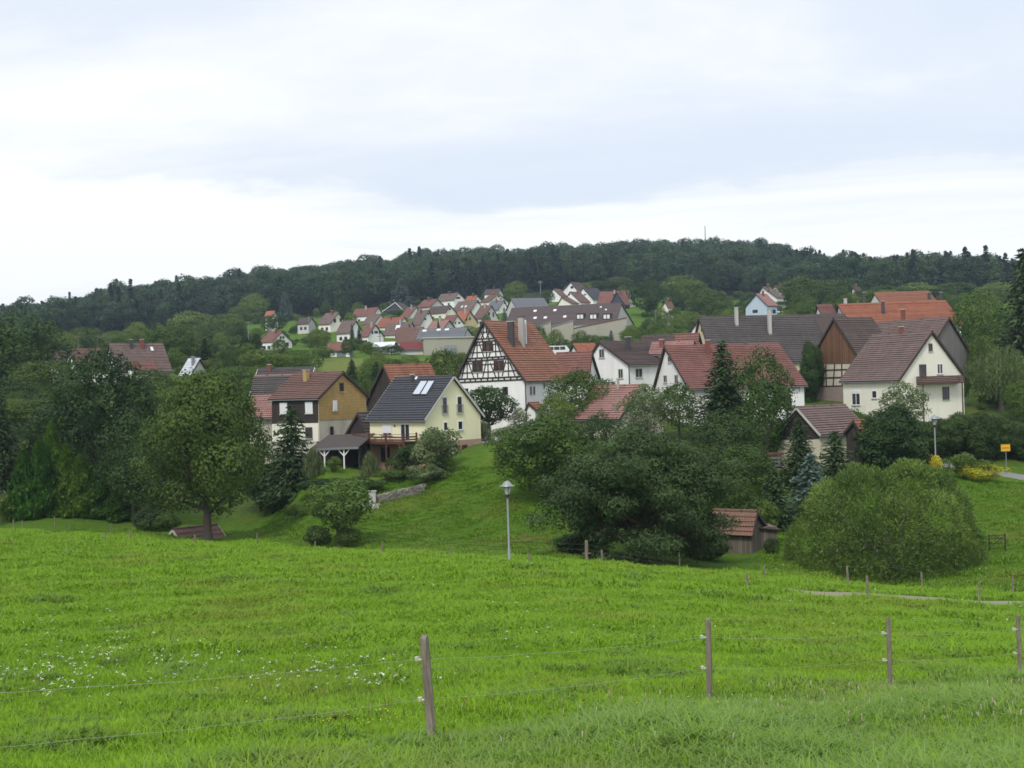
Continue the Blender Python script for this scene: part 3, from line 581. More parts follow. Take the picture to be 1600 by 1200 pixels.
h = house('grey_gable_barn', 'long brown roofed barn with grey boarded gable behind cream house', (1450, 549), 195, 1336, 1511, 55, 'R', (1481, 498), WOODG, R_TAUPE, 'barn')
chimney(h, 1411, 484, 496, 8, BRICK); on_roof(h, 'orange_tile_patch', ((1339, 516), (1349, 516), (1353, 502), (1339, 503)), R_BRIGHT, .03)
# --- cream house with balcony
h = house('cream_house', 'cream gabled house with brown tiled roof and dark wooden balcony', (1405, 592), 160, 1317, 1505.5, 43, 'R', (1454.5, 520), CREAM, R_TAUPE)
window(h, 'R', (1003, 387, 1027, 435), cD, frame=BROWNF); window(h, 'R', (945, 517, 988, 600), cD, frame=BROWNF, sill=False); window(h, 'R', (1055, 512, 1092, 578), cD); window(h, 'R', (1090, 657, 1132, 738), cD, frame=BROWNF)
window(h, 'L', (525, 683, 578, 772), cD, shutter=(SHUT, .2)); window(h, 'L', (650, 680, 682, 730), cD); chimney(h, 1408.5, 511, 521, 8, BRICK)
q, e, n = h.face['R']; b0 = face_pt(h, 'R', 1432, 600); b1 = face_pt(h, 'R', 1496, 597); ln = np.dot(b1 - b0, e); zb_ = face_pt(h, 'R', 1464, 600)[2]; b0[2] = zb_
m = MB(); m.box(b0, e * ln, n * 1.2, UPV * .15); bo = m.build('balcony', BROWNF, h.root, h.org)
nbd = 4
for k in range(nbd):
    for o_, ev, lv in ((b0 + n * 1.2, e * ln, n), (b0 + n * .02, n * 1.17, -e), (b0 + e * ln + n * .02, n * 1.17, e)):
        m = MB(); m.box(o_ + UPV * (.17 + k * .22), ev, lv * .04, UPV * .2); m.build('board', BROWNF, bo, h.org)
for s_ in (.1, ln - .2): m = MB(); pz = b0 + e * s_ + n * 1.0; m.cbox((pz[0], pz[1], h.zb), (.14, .14, zb_ - h.zb - .003)); m.build('post', BROWNF, bo, h.org)
# --- small barn with pale bargeboards, and its lean shed
cE = (1190, 620, 8)
h = house('small_barn', 'small barn with dark board gable, cream wall and pale roof edges', (1281, 677), 135, 1214, 1352, 45, 'L', (1247.5, 639), plaster('sand_plaster', (.60, .55, .43), .4), R_TAUPE, 'barn', trim=TRIM_G)
cladding(h, 'L', ((1214.5, 682), (1247.5, 641), (1280.5, 677.5), (1280.5, 685.5), (1214.5, 687)), WOODD, 'board_gable')
h = house('lean_shed', 'tiny black shed with orange tiles against the small barn', (1347, 678), 131, 1322, 1374, 45, 'L', (1335.6, 660), WOODD, R_ORANGE, 'shed', ov=.25, ovg=.2)
m = None
# timber stack and bench terrace left of the small barn
ld = 128.0; lc = P(1202, 715, ld); lo = empty('log_rack', (lc[0], ld, g1(lc[0], ld)), 'stacked weathered planks under an orange edge beside small barn', 'rack'); zt = P(1202, 707, ld)[2]
for k in range(5): m = MB(); m.cbox((lc[0] + .05 * (k % 2), ld, zt - .25 - k * .38), (2.7, .9, .2)); m.build('plank', (REDW if k == 0 else WOODG), lo, lo.location)
for sx in (-1.25, 1.25): m = MB(); zg = g1(lc[0] + sx, ld + .6); m.cbox((lc[0] + sx, ld + .52, zg - .3), (.12, .12, zt - zg + .3)); m.build('post', WOODG, lo, lo.location)
# old plank shed by the pine
SHEDW = planks('silver_planks', (.20, .17, .14), (.10, .075, .06), .2); R_MOSS = tiles('mossy_red_tiles', (.22, .10, .07), (.16, .12, .07), .8, .35)
h = house('plank_shed', 'ramshackle grey plank shed with mossy red tiles beside the pine', (1174, 833), 102, 1112, 1196, 68, 'R', (1178, 803), SHEDW, R_MOSS, 'shed', ov=.35, ovg=.2, base_drop=.2, gutter=False)
q = P(1190, 822, 103.5); m = MB(); zg = g1(q[0], q[1]) - .3
m.box((q[0] - .6, q[1], zg), (1.9, .35, 0), (-.3, 1.9, 0), (0, 0, q[2] - zg - .1)); m.build('lean_to', SHEDW, h.root, h.org)
m = MB(); m.box((q[0] - .9, q[1] - .3, q[2] - .08), (2.5, .45, -.35), (-.4, 2.6, .2), (0, 0, .08)); m.build('lean_to_roof', TRIM_D, h.root, h.org)
h = house('field_hut', 'low hut with dull red roof and pale edge behind the pear tree', (284, 847), 121, 262, 348, 30, 'L', (273, 830), STAIN, R_BROWN, 'hut', courses=False, ov=.3, ovg=.2, trim=TRIM_G, base_drop=.1, gutter=False)
# --- houses at the left, half behind trees
h = house('red_roof_house', 'white gabled house with rust red roof behind the maple', (121, 574), 250, 103, 168, 22, 'L', (109, 547), WHITE, R_BROWN); window(h, 'L', (108.5, 551, 111, 555), far=True)
h = house('double_house', 'broad pinkish brown roof with two chimneys and a skylight, left of the valley', (185, 580), 240, 162, 266, 20, 'L', (172, 539), WHITE, R_TAUPE); chimney(h, 205, 531, 544, 6, CHD); chimney(h, 222, 531, 544, 7, BRICK); on_roof(h, 'skylight', ((236, 549), (240, 549), (238, 543), (234, 543)), SHUT, .15)
h = house('annexe', 'low bright red lean roof in front of the pinkish double house', (207, 578), 232, 200, 243, 18, 'L', (203.5, 568), WHITE, R_RED, 'annexe', ov=.25)
h = house('brown_roof_house', 'dark brown roofed house at the edge of the left wood', (100, 572), 262, 78, 118, 45, 'R', (106, 549), WHITE, R_DBROWN)
h = house('solar_house', 'small pale house with light grey solar roof among left trees', (298, 585), 228, 283, 325, 45, 'R', (311, 562), plaster('grey_green_plaster', (.52, .56, .48), .2), plain('pale_sheet', (.55, .58, .62), .4, .15)); chimney(h, 302, 558, 570, 6, GUT)
# --- roofs between the long barn and the red-roofed house
house('low_house', 'low brown roof behind the white house with dark chimney', (1064, 543), 208, 1000, 1085, 74, 'R', (1070, 524), WHITE, R_DBROWN)
h = house('low_house', 'low apricot tiled roof right behind the long white house', (1078, 550), 190, 1017, 1092, 74, 'R', (1082, 535), WHITE, R_PINK); chimney(h, 1034, 531, 541, 9, BRICK)
house('low_house', 'small red tiled roof in front of the long barn gable', (1088, 545), 196, 1056, 1096, 74, 'R', (1090, 523), WHITE, R_RED)
h = house('white_gable_house', 'white gable under brown eaves peeping out left of the long barn', (1104, 528), 216, 1070, 1125, 62, 'L', (1096, 500), WHITE, R_DBROWN); window(h, 'L', (1078, 515, 1081, 519), far=True)
# --- long orange roofs at the right
h = house('orange_roof_house', 'long bright orange tiled house behind the grey gable barn', (1330, 512), 262, 1302, 1502, 12, 'L', (1311, 477), WHITE, R_BRIGHT); chimney(h, 1380, 471, 490, 7, CHD)
h = house('orange_roof_house', 'short salmon roofed wing left of the long bright orange roof', (1292, 505), 268, 1272, 1312, 12, 'L', (1278, 478), WHITE, R_RED); chimney(h, 1321, 467, 479, 7, CHW)
h = house('terracotta_house', 'terracotta roofed house with pale gable above the long orange roof', (1378, 474), 320, 1357, 1462, 14, 'L', (1367, 459), WHITE, tiles('terracotta_tiles', (.30, .13, .08), (.36, .17, .11), .3, .6))
for x in (1350, 1452, 1470): chimney(h, x, 457, 468, 6, CHD)
house('brick_roof_shed', 'brick red shed roof half hidden by the weeping willow', (1600, 552), 205, 1570, 1625, 70, 'R', (1606, 537), STAIN, R_RED, 'shed')
# ------------------------------------------------------------------ houses on the far slope
GRP = 'houses on the far slope'
W_ = WHITE; CR_ = CREAM; GRW = plaster('grey_plaster', (.55, .55, .53), .2); NAVY = plaster('navy_boards', (.05, .06, .09), .3); OCH = plaster('ochre_wall', (.60, .48, .28), .2); BLUEW = plaster('pale_blue_plaster', (.48, .57, .68), .15)
R_BLUE = tiles('blue_grey_tiles', (.13, .14, .155), (.16, .17, .185), .2, .8)
FAR = [
 ('cream yellow house with pinkish brown roof at the left end of the slope village', (516, 505.5), 480, 497.5, 539, 45, 'R', (528.5, 489), CR_, R_TAUPE, [(521, 498, 525, 504), (530.5, 497, 534, 503)]),
 ('white house with brown roof behind the pair of dark columnar conifers', (546, 519.5), 430, 526, 566, 45, 'R', (555.5, 501.5), W_, R_TAUPE, []),
 ('white gabled house with light red roof and three dark windows above the tin roof', (575, 525), 420, 563, 599, 42, 'R', (586, 508), W_, R_RED, [(580.5, 517, 583, 522), (585, 517, 590.5, 521), (592, 517, 594, 522)]),
 ('broad red roofed house with white gable tip below the wood', (584, 492), 520, 550, 599, 45, 'R', (590.5, 481), W_, R_RED, []),
 ('house with brown roof just below the broad red roof', (584, 506), 490, 566, 603, 45, 'R', (595.5, 491), CR_, R_TAUPE, []),
 ('wide rust red roofed house in the middle of the slope village', (622, 509), 470, 588, 641, 45, 'R', (631, 496), W_, tiles('rust_tiles', (.25, .085, .055), (.29, .11, .07), .2, .7), []),
 ('house with dull brown roof carrying a large skylight', (638, 521), 440, 601, 652, 60, 'R', (643, 504), CR_, R_TAUPE, [(640, 522, 644, 527)]),
 ('broad brown roof directly above the red tin shed', (657, 533), 400, 618, 670, 70, 'R', (660, 512), GRW, R_BROWN, []),
 ('navy blue boarded gable with white roof edges below the wood', (630, 485), 560, 599, 642, 68, 'L', (618, 473), NAVY, R_DBROWN, []),
 ('white gabled house with dusky red roof right of the navy gable', (638, 496), 530, 625, 660, 45, 'R', (650.5, 480), W_, R_RED, []),
 ('white gabled house with grey brown roof in the thick of the village', (657, 507), 480, 641, 679.5, 45, 'R', (669, 485.5), W_, R_TAUPE, [(668, 489, 670, 492), (663, 497, 666, 500)]),
 ('orange red roofed house with neutral grey gable', (672, 479), 560, 652, 695, 45, 'R', (683, 468), GRW, R_RED, []),
 ('white gabled house with brown roof high beside the wood', (709, 468.5), 620, 683, 728, 45, 'R', (716, 458), W_, R_TAUPE, [(713, 464, 719, 467)]),
 ('dark grey roofed house with small cream gable', (696, 488), 530, 667, 712, 45, 'R', (703.5, 478), CR_, R_DBROWN, [(701.5, 481.5, 704.5, 484)]),
 ('white gabled house with long brown roof and two skylights', (735, 487), 530, 706, 756, 45, 'R', (746, 469.5), W_, R_TAUPE, [(745.5, 471.5, 748, 474)]),
 ('pale grey house with brown roof and two tall gable windows', (755.5, 496.5), 490, 740, 778, 45, 'R', (767.3, 478), GRW, R_BROWN, [(762.5, 488, 765.5, 493), (769.5, 488, 772, 495)]),
 ('tan gabled house with bright orange roof', (725, 503), 470, 709, 746, 45, 'R', (733.5, 486), OCH, R_BRIGHT, [(727.5, 497, 730, 501), (733, 496, 735.5, 500)]),
 ('small white gable with red roof below the bright orange roof', (707.5, 505), 450, 692, 724, 45, 'R', (714, 493), W_, R_RED, [(710.5, 503, 712.5, 506), (716, 503, 719, 506)]),
 ('small house with pinkish red roof and pale gable above the grey hall', (693, 513), 435, 668, 711, 45, 'R', (701.5, 501), GRW, R_PINK, []),
 ('cream gabled house with brown roof near the village top', (763.5, 471.5), 610, 751, 795, 48, 'R', (779, 460), CR_, R_BROWN, [(778, 462, 780.5, 464.5), (781, 466, 783.5, 468)]),
 ('white gabled house with slate grey roof under the cream house', (777.5, 484.5), 560, 759, 794, 45, 'R', (787, 469.5), W_, R_BLUE, [(787.5, 472, 789, 475)]),
 ('low house with plain orange roof near the village top', (742, 469), 620, 728, 752, 45, 'R', (737, 462), W_, R_BRIGHT, []),
 ('dark red low roof against the wood at village top', (778, 459), 650, 757, 786, 70, 'R', (781, 452), W_, R_DBROWN, []),
 ('long blue grey roofed building with pale left gable', (808, 482), 500, 792, 858, 22, 'L', (799, 467), GRW, R_BLUE, []),
 ('white gabled house with single window, highest at the wood edge', (902.5, 454), 640, 879, 917, 52, 'L', (892, 441.5), W_, R_DBROWN, [(891.5, 447, 896, 451)]),
 ('white gable with brown roof sloping right beneath the highest house', (907, 472), 570, 881, 922, 52, 'L', (891, 456.5), W_, R_BROWN, [(888, 459, 890.5, 461.5)]),
 ('white gabled house with blue black roof near the wood', (927, 468), 590, 901, 949, 50, 'L', (911, 450), W_, R_SLATE, [(912, 459.5, 916, 461.5)]),
 ('red roofed house with cream base left of the big dark tree', (980, 476), 565, 934, 994, 76, 'R', (984, 454.5), CR_, R_RED, []),
 ('dark brown boarded wing with pale window in front of red roof', (976, 475.5), 560, 953, 984, 62, 'L', (964, 457), NAVY, R_RED, [(958, 459, 963, 464)]),
 ('small white house with brown roof beside the dark round tree', (877, 463), 630, 858, 886, 48, 'L', (865, 452), W_, R_BROWN, []),
 ('cream gable with brown roof just above the long dark roof', (893, 474), 550, 872, 904, 52, 'L', (875, 465.5), CR_, R_BROWN, []),
 ('little house with cream wall between trees right of big dark tree', (1044, 480), 470, 1034, 1052, 45, 'L', (1040, 472), CR_, R_BROWN, []),
 ('pale blue gabled house with pinkish roof behind the long barn', (1199, 477), 400, 1165, 1214, 48, 'L', (1182, 460), BLUEW, R_PINK, [(1176, 484, 1184, 489)]),
 ('white gabled house with brown roof behind the pale blue house', (1214, 465), 450, 1181, 1224, 48, 'L', (1192, 449), W_, R_TAUPE, [(1199, 453, 1202, 456)]),
 ('cream gabled house with dark brown roof at the end of the row', (1227, 462), 490, 1204, 1238, 50, 'L', (1209, 446.5), CR_, R_DBROWN, []),
 ('white gable with brown eaves among trees above orange roofs', (1341, 463), 480, 1330, 1350, 50, 'L', (1333, 449), W_, R_DBROWN, []),
 ('lone white house with pale red roof on the left slope', (425.6, 533.5), 415, 407, 456, 42, 'R', (440, 519), W_, R_RED, [(437, 525.5, 440, 529), (441, 525.5, 444, 529), (432, 536, 437, 541), (446.5, 535, 451, 541)]),
 ('brown roofed shed left of the cream yellow house', (482, 505), 490, 465, 493, 60, 'R', (486, 497), GRW, R_DBROWN, []),
 ('small orange roof tucked among trees on the left slope', (426, 495), 540, 414, 434, 50, 'R', (429, 486.5), W_, R_BRIGHT, []),
]
for lb, C_, d_, l_, r_, a_, g_, pk, wl, rf, wins in FAR:
    hh = house('village_house', lb, C_, d_, l_, r_, a_, g_, pk, wl, rf, group=GRP, courses=False, ovg=.35, gutter=False, trim=TRIM_W if ('white roof' in lb) else None)
    gf = g_
    for rc in wins: window(hh, gf, rc, far=True)
    # one window for the eaves side of each, a chimney on most roofs
    of = 'L' if g_ == 'R' else 'R'
    ln_ = hh.Ll_ if of == 'L' else hh.Lr_
    for k in (.3, .68):
        q_ = hh.c + hh.face[of][1] * ln_ * k - UPV * 1.9; pp = proj(q_); wd_ = FPX / d_ * .45; window(hh, of, (pp[0] - wd_, pp[1] - wd_ * 1.3, pp[0] + wd_, pp[1] + wd_ * 1.3), far=True)
    if len(lb) % 3 != 0:
        q_ = hh.E0 + hh.sv * hh.tot * .85 + hh.rd * hh.L * (.35 + .3 * ((len(lb) * 7) % 10) / 10); pp = proj(q_); chimney(hh, pp[0], pp[1] - FPX / d_ * 1.5, pp[1], FPX / d_ * .8, BRICK if len(lb) % 2 else CHG)
    if 'skylight' in lb:
        for k in ((.4, .6) if 'two' in lb else (.45,)):
            q_ = hh.E0 + hh.sv * hh.tot * .45 + hh.rd * hh.L * k + hh.nn * .1; s = 1.0 if 'two' in lb else 1.7
            m = MB(); m.box(q_, hh.rd * s, hh.sv * s, hh.nn * .1); m.build('skylight', SHUT, hh.roof, hh.org)
# large dark hall roof with dormers and skylights
h = house('long_dark_hall', 'long dark brown hall roof with white skylights and dormers', (962, 503), 400, 790, 990, 78, 'R', (958, 471.5), GRW, tiles('umber_tiles', (.085, .062, .06), (.10, .075, .072), .15, .7), 'hall', courses=False)
for x, y in ((838, 487.5), (838, 498.5), (869, 486.5), (854, 498), (884.5, 496.5), (926, 475), (940, 481), (948, 485)):
    p_ = roof_pt(h, x, y, .05); s = 1.0 if y > 485.5 else .6; m = MB(); m.box(p_, h.rd * s, h.sv * s * 1.1, h.nn * .12); m.build('skylight', SHUT, h.roof, h.org)
for x in (906.5, 927, 948):
    p_ = roof_pt(h, x, 499.5); n_ = -h.gd; m = MB(); wdm = 2.6; a0 = p_ - h.rd * wdm / 2 - UPV * .3; m.box(a0, h.rd * wdm, h.gd * 4, UPV * 2.3); m.build('dormer', TRIM_D, h.roof, h.org)
    for k in (-1, 1): m = MB(); m.box(p_ + h.rd * (k * .55 - .42) + UPV * .35 + n_ * .003, h.rd * .84, n_ * .06, UPV * 1.2); m.build('dormer_window', SHUT, h.roof, h.org)
# beige sawtooth hall
HALLW = plaster('beige_sheet', (.36, .355, .285), .2); dS = 320.0
pts = [(838, 513), (861, 502.5), (862, 511.5), (896, 501), (897, 513.5), (979, 497)]
p3 = [P(x, y, dS) for x, y in pts]; hall = empty('sawtooth_hall', (p3[3][0], dS, g1(p3[3][0], dS)), 'beige factory hall with stepped sawtooth roofline behind the half-timbered house', 'hall'); og = np.array(hall.location); zb_ = min(g1(p[0], dS) for p in p3) - 1.5
for k in range(3):
    a0, a1 = p3[2 * k], p3[2 * k + 1]; m = MB(); x0, x1 = a0[0], a1[0] - .02
    f_ = [(x0, dS, zb_), (x1, dS, zb_), (x1, dS, a1[2]), (x0, dS, a0[2])]; b_ = [(x, y + 26, z) for x, y, z in f_]
    m.quad(f_); m.quad(b_)
    for i in range(4): j = (i + 1) % 4; m.quad((f_[i], f_[j], b_[j], b_[i]))
    wl = m.build('wall', HALLW, hall, og)
    m = MB(); m.box((x0 - .1, dS - .15, a0[2] + .02), (x1 - x0 + .1, 0, a1[2] - a0[2]), (0, 26.3, 0), (0, 0, .2)); m.build('roof', R_RED if k == 2 else GUT, wl, og)
    if k < 2: m = MB(); m.box((x1 + .02, dS + .4, p3[2 * k + 2][2] + .3), (.12, 0, 0), (0, 25, 0), (0, 0, a1[2] - p3[2 * k + 2][2] - .4)); m.build('roof_light', GLASS, wl, og)
# grey flat hall left, with the hipped roof behind it
dS = 340.0; a0, a1 = P(662, 529, dS), P(748, 526, dS); zb_ = min(g1(a0[0], dS), g1(a1[0], dS)) - 1.5
fh = empty('flat_hall', ((a0[0] + a1[0]) / 2, dS, g1((a0[0] + a1[0]) / 2, dS)), 'grey green flat roofed hall left of the half-timbered gable', 'hall'); og = np.array(fh.location)
m = MB(); m.box((a0[0], dS, zb_), (a1[0] - a0[0], 3, 0), (-2, 18, 0), (0, 0, a0[2] - zb_)); m.build('wall', HALLW, fh, og)
m = MB(); m.box((a0[0] - .3, dS - .3, a0[2] + .003), (a1[0] - a0[0] + .6, 3, 0), (-2, 18.6, 0), (0, 0, .3)); m.build('roof_edge', CHW, fh, og)
m = MB(); q_ = P(694, 553, dS - .1); m.box((q_[0], dS + (q_[0] - a0[0]) * 3 / (a1[0] - a0[0]) - .12, q_[2]), (3.0, .105, 0), (0, .08, 0), (0, 0, 2.3)); m.build('loading_door', GUT, fh, og)
h = house('grey_roof_hall', 'blue grey roof with skylights behind the grey flat hall', (724, 527), 372, 652, 742, 76, 'R', (726, 512.5), GRW, R_BLUE, 'hall', courses=False)
for x, y in ((666, 518.5), (688, 517), (701, 516.5)): p_ = roof_pt(h, x, y, .05); m = MB(); m.box(p_, h.rd * 1.2, h.sv * 1.0, h.nn * .12); m.build('skylight', SHUT, h.roof, h.org)
# red building with glazed front, red tin shed, pale tin roof
h = house('glazed_pavilion', 'red roofed pavilion with white framed glazed front', (546, 546), 330, 512, 552, 78, 'R', (548, 536), plaster('slate_blue_plaster', (.17, .19, .22), .2), R_RED, 'pavilion', courses=False)
for x in (517.5, 521, 524.5, 542, 545): window(h, 'L', (x - 1.5, 551, x + 1.5, 559), far=True, pane=TRIM_W); window(h, 'L', (x - .9, 551.8, x + .9, 558.2), far=True, name='pane') if False else None
h = house('tin_shed', 'low shed with dark maroon tin roof above a pale wall', (661, 545), 345, 624, 672, 78, 'R', (664, 535), GRW, R_MAROON, 'shed', courses=False)
h = house('tin_shed', 'low shed with white tin roof left of the maroon roofed shed', (614, 541), 350, 584, 622, 78, 'R', (616, 535.5), GRW, plain('white_tin', (.72, .74, .76), .5, .1), 'shed', courses=False)
# white van parked behind the half-timbered roof
vp = P(875, 552, 236); vz = g1(vp[0], 236); vn = empty('parked_van', (vp[0], 236, vz), 'white van parked behind the half-timbered house', 'van'); og = np.array(vn.location)
def van():
    m = MB(); L_, W2, zb = 2.6, .95, .35
    prof = [(-L_, zb), (L_, zb), (L_, 1.05), (1.75, 1.2), (1.15, 1.95), (-L_ + .1, 2.0), (-L_, 1.8)]
    fr_ = [(x, -W2, z) for x, z in prof]; bk = [(x, W2, z) for x, z in prof]; m.quad(fr_); m.quad(bk)
    for i in range(len(prof)): j = (i + 1) % len(prof); m.quad((fr_[i], fr_[j], bk[j], bk[i]))
    m.build('body', plain('white_paint', (.75, .76, .77), .25, .05), vn)
    for x0, x1 in ((-2.2, -1.2), (-1.1, -.1), (0, .95)): m = MB(); m.box((x0, -W2 - .012, 1.2), (x1 - x0, 0, 0), (0, .04, 0), (0, 0, .6)); m.build('side_window', GLASS, vn)
    for x in (-1.7, 1.6):
        for y in (-.82, .82): m = MB(); m.tube([(x, y - .1, .34), (x, y + .1, .34)], .34, 14); m.build('wheel', plain('rubber', (.02, .02, .02), .8), vn)
vanz = van(); vn.location.z = max(vz, P(875, 557, 236)[2])
# masts, poles and lamps of the far village
def mast(px, ytop, ybot, d, r, label, name='pole', mat=GUT, arms=0):
    t_ = P(px, ytop, d); zg = g1(t_[0], d); o = empty(name, (t_[0], d, zg), label, 'mast' if 'mast' in name else 'pole'); m = MB(); m.tube([(t_[0], d, zg - .3), (t_[0], d, t_[2])], [r, r * .6], 6); m.build('shaft', mat, o, o.location)
    for k in range(arms): m = MB(); m.bar((t_[0] - r * 6, d, t_[2] - r * 3 * (k + 1)), (t_[0] + r * 6, d, t_[2] - r * 3 * (k + 1)), r * .9, (0, 1, 0)); m.build('arm', mat, o, o.location)
mast(1101.5, 353, 392, 1010, .55, 'slim radio mast standing above the wooded ridge', 'radio_mast', GUT, 0)
mast(1024, 484, 512, 420, .1, 'pale street lamp pole by the grey slope right of the halls', arms=1); mast(593.5, 523, 546, 400, .16, 'wooden power pole in front of the columnar conifers', mat=WOODG, arms=1)
mast(387.5, 502, 520, 395, .12, 'thin lamp pole left of the lone white house', arms=1); mast(482.5, 494, 545, 440, .14, 'tall thin pole left of the cream yellow house'); mast(844, 438, 466, 640, .2, 'tall antenna pole among the highest village roofs', arms=2); mast(658, 514, 536, 395, .12, 'thin pole in front of the broad brown roof')
for px_, lb_ in ((122, 'thin wooden cable pole behind the rust red roof'), (152, 'thin wooden cable pole between rust red and pinkish roofs'), (172, 'thin wooden cable pole behind the pinkish double house gable')): mast(px_, 524, 560, 300, .09, lb_, mat=WOODG, arms=1)
# ------------------------------------------------------------------ trees
BARK = plain('bark', (.075, .058, .045), .95, .5, scale=4); BARKG = plain('grey_bark', (.14, .125, .11), .95, .5, scale=4); BARKP = plain('pine_bark', (.085, .05, .034), .95, .5, scale=3)
LF = dict(
 mid=leafmat('leaf_mid', (0.0282, 0.0595, 0.0100), (0.0637, 0.1124, 0.0181)), dark=leafmat('leaf_dark', (0.0205, 0.0459, 0.0109), (0.0490, 0.0895, 0.0197)),
 light=leafmat('leaf_light', (0.0536, 0.0968, 0.0156), (0.1081, 0.1678, 0.0313)), grey=leafmat('leaf_grey', (0.0639, 0.0943, 0.0354), (0.1285, 0.1678, 0.0666)),
 thuja=leafmat('leaf_thuja', (0.0266, 0.0726, 0.0076), (0.0710, 0.1496, 0.0153)), spruce=leafmat('leaf_spruce', (0.0197, 0.0445, 0.0130), (0.0515, 0.0878, 0.0275), .12),
 blue=leafmat('leaf_blue', (0.0457, 0.0791, 0.0619), (0.1081, 0.1572, 0.1285), .12), pine=leafmat('leaf_pine', (0.0230, 0.0466, 0.0127), (0.0688, 0.1075, 0.0317), .15),
 osier=leafmat('leaf_osier', (0.0460, 0.0940, 0.0160), (0.1300, 0.1950, 0.0380)), yellow=leafmat('leaf_yellow', (0.2530, 0.2530, 0.0138), (0.5060, 0.4554, 0.0230)),
 willow=leafmat('leaf_willow', (0.0513, 0.0895, 0.0245), (0.1183, 0.1572, 0.0490)), walnut=leafmat('leaf_walnut', (0.0284, 0.0605, 0.0109), (0.0679, 0.1210, 0.0211)),
 forest=leafmat('leaf_forest', (0.0160, 0.0391, 0.0145), (0.0392, 0.0775, 0.0270), .2, patch=.02, var=.9), forestd=leafmat('leaf_forest_spruce', (0.0093, 0.0252, 0.0158), (0.0221, 0.0473, 0.0270), .1, patch=.02, var=.6))
def unit(v): return v / (np.linalg.norm(v, axis=-1, keepdims=True) + 1e-9)
def leaves(pos, nrm, ln, wd, rng, align=None, tint=None):
    """rhombic leaves at pos with rough normals; returns V, F, tint"""
    n = len(pos); t = unit(np.cross(nrm, rng.normal(size=(n, 3)))) if align is None else unit(align)
    b = unit(np.cross(nrm, t)); l = (ln * rng.uniform(.45, 1.55, n))[:, None]; w_ = (wd * rng.uniform(.7, 1.3, n))[:, None]
    V = np.stack([pos - t * l / 2, pos + b * w_ / 2 + t * l * .05, pos + t * l / 2, pos - b * w_ / 2 + t * l * .05], 1).reshape(-1, 3)
    return V, np.arange(4 * n).reshape(-1, 4), np.repeat(np.clip((rng.normal(.45, .2, n) if tint is None else tint + rng.normal(0, .13, n)), 0, 1), 4)
def blob_crown(blobs, n, ln, wd, rng, out_w=.9, shell=.55, droop=0.0, cull=True):
    B = np.array(blobs, float); area = (B[:, 3] * B[:, 4] * B[:, 5]) ** (2 / 3); k = rng.choice(len(B), n, p=area / area.sum())
    d = unit(rng.normal(size=(n, 3))); d[:, 2] = np.where(rng.random(n) < .3, np.abs(d[:, 2]), d[:, 2])
    rr = shell + (1.06 - shell) * rng.random(n) ** .7; pos = B[k, :3] + d * B[k, 3:] * rr[:, None]; nr = unit(d * out_w * 1.6 + rng.normal(size=(n, 3)) * .6); bt = np.clip(rng.normal(.45, .25, len(B)), 0, 1)[k]
    if cull:
        keep = np.ones(n, bool)
        for b in B: keep &= ~((((pos - b[:3]) / b[3:]) ** 2).sum(1) < .36)
        pos, nr, bt = pos[keep], nr[keep], bt[keep]
    al = None
    if droop: al = unit(np.cross(nr, np.cross(np.array((0, 0, -1.)), nr)) + rng.normal(size=pos.shape) * (1 - droop))
    return leaves(pos, nr, ln, wd, rng, al, bt)
def env_blobs(H, W, z0, nb, rng, rmin=.15, rmax=.27, top=1.0, flat=.85, egg=0.0, lump=.16):
    out_ = []; cz = (z0 + H) / 2; rz = (H - z0) / 2; rx = W / 2
    ph = rng.uniform(0, 6.28, 4)
    for i in range(nb):
        d = unit(rng.normal(size=3)); az = math.atan2(d[1], d[0]); f = 1 + lump * math.sin(2 * az + ph[0]) + lump * math.sin(3 * az + ph[1] + 3 * d[2])
        r = rng.uniform(rmin, rmax) * W * (1 if i > nb * .15 else 1.3); q = rng.uniform(.72, 1.0) if i > nb * .2 else rng.uniform(.1, .5)
        sx = rx * f * (1 - egg * d[2]); c = np.array((d[0] * max(sx - r * .75, .1) * q, d[1] * max(sx - r * .75, .1) * q, cz + d[2] * max(rz - r * .7, .1) * q))
        out_.append((*c, r, r, r * flat))
    return out_
def limbs(m, H, z0, tops, r0, rng, fork=.35, lean=(0, 0)):
    tp = np.array((lean[0], lean[1], H * .62)); zf = max(z0 * .85, H * .12)
    mid = [np.array((0, 0, -.4)), np.array((0, 0, 0.)), np.array((lean[0] * .2, lean[1] * .2, zf * .5)), np.array((lean[0] * .5, lean[1] * .5, zf))]
    mid.append(tp); m.tube(mid, [r0 * 1.35, r0 * 1.15, r0 * .9, r0 * .8, r0 * .25], 9)
    for c in tops:
        c = np.array(c[:3]); s = mid[3] + (tp - mid[3]) * rng.uniform(0, .6); k = s + (c - s) * .5 + np.array((0, 0, -.06 * H)) + rng.normal(size=3) * .03 * H
        m.tube([s, k, c], [r0 * .45, r0 * .28, r0 * .08], 6)
PROTO = {}
def deciduous(key, H, W, z0, nb, n, ln, wd, mat, seed, bark=BARK, r0=None, **kw):
    rng = np.random.default_rng(seed); bl = env_blobs(H, W, z0, nb, rng, **{k: v for k, v in kw.items() if k in ('rmin', 'rmax', 'flat', 'egg', 'lump')})
    V, F, T = blob_crown(bl, n, ln, wd, rng, droop=kw.get('droop', 0), out_w=kw.get('out_w', 1.15), shell=kw.get('shell', .55)); me = npmesh('crown', V, F, LF[mat], T)
    m = MB(); limbs(m, H, z0, [bl[i] for i in rng.choice(len(bl), min(9, len(bl)), False)], r0 or H * .022, rng)
    tr = m.build('trunk', bark, smooth=True); tm = tr.data; bpy.data.objects.remove(tr); PROTO[key] = (tm, me, H, W)
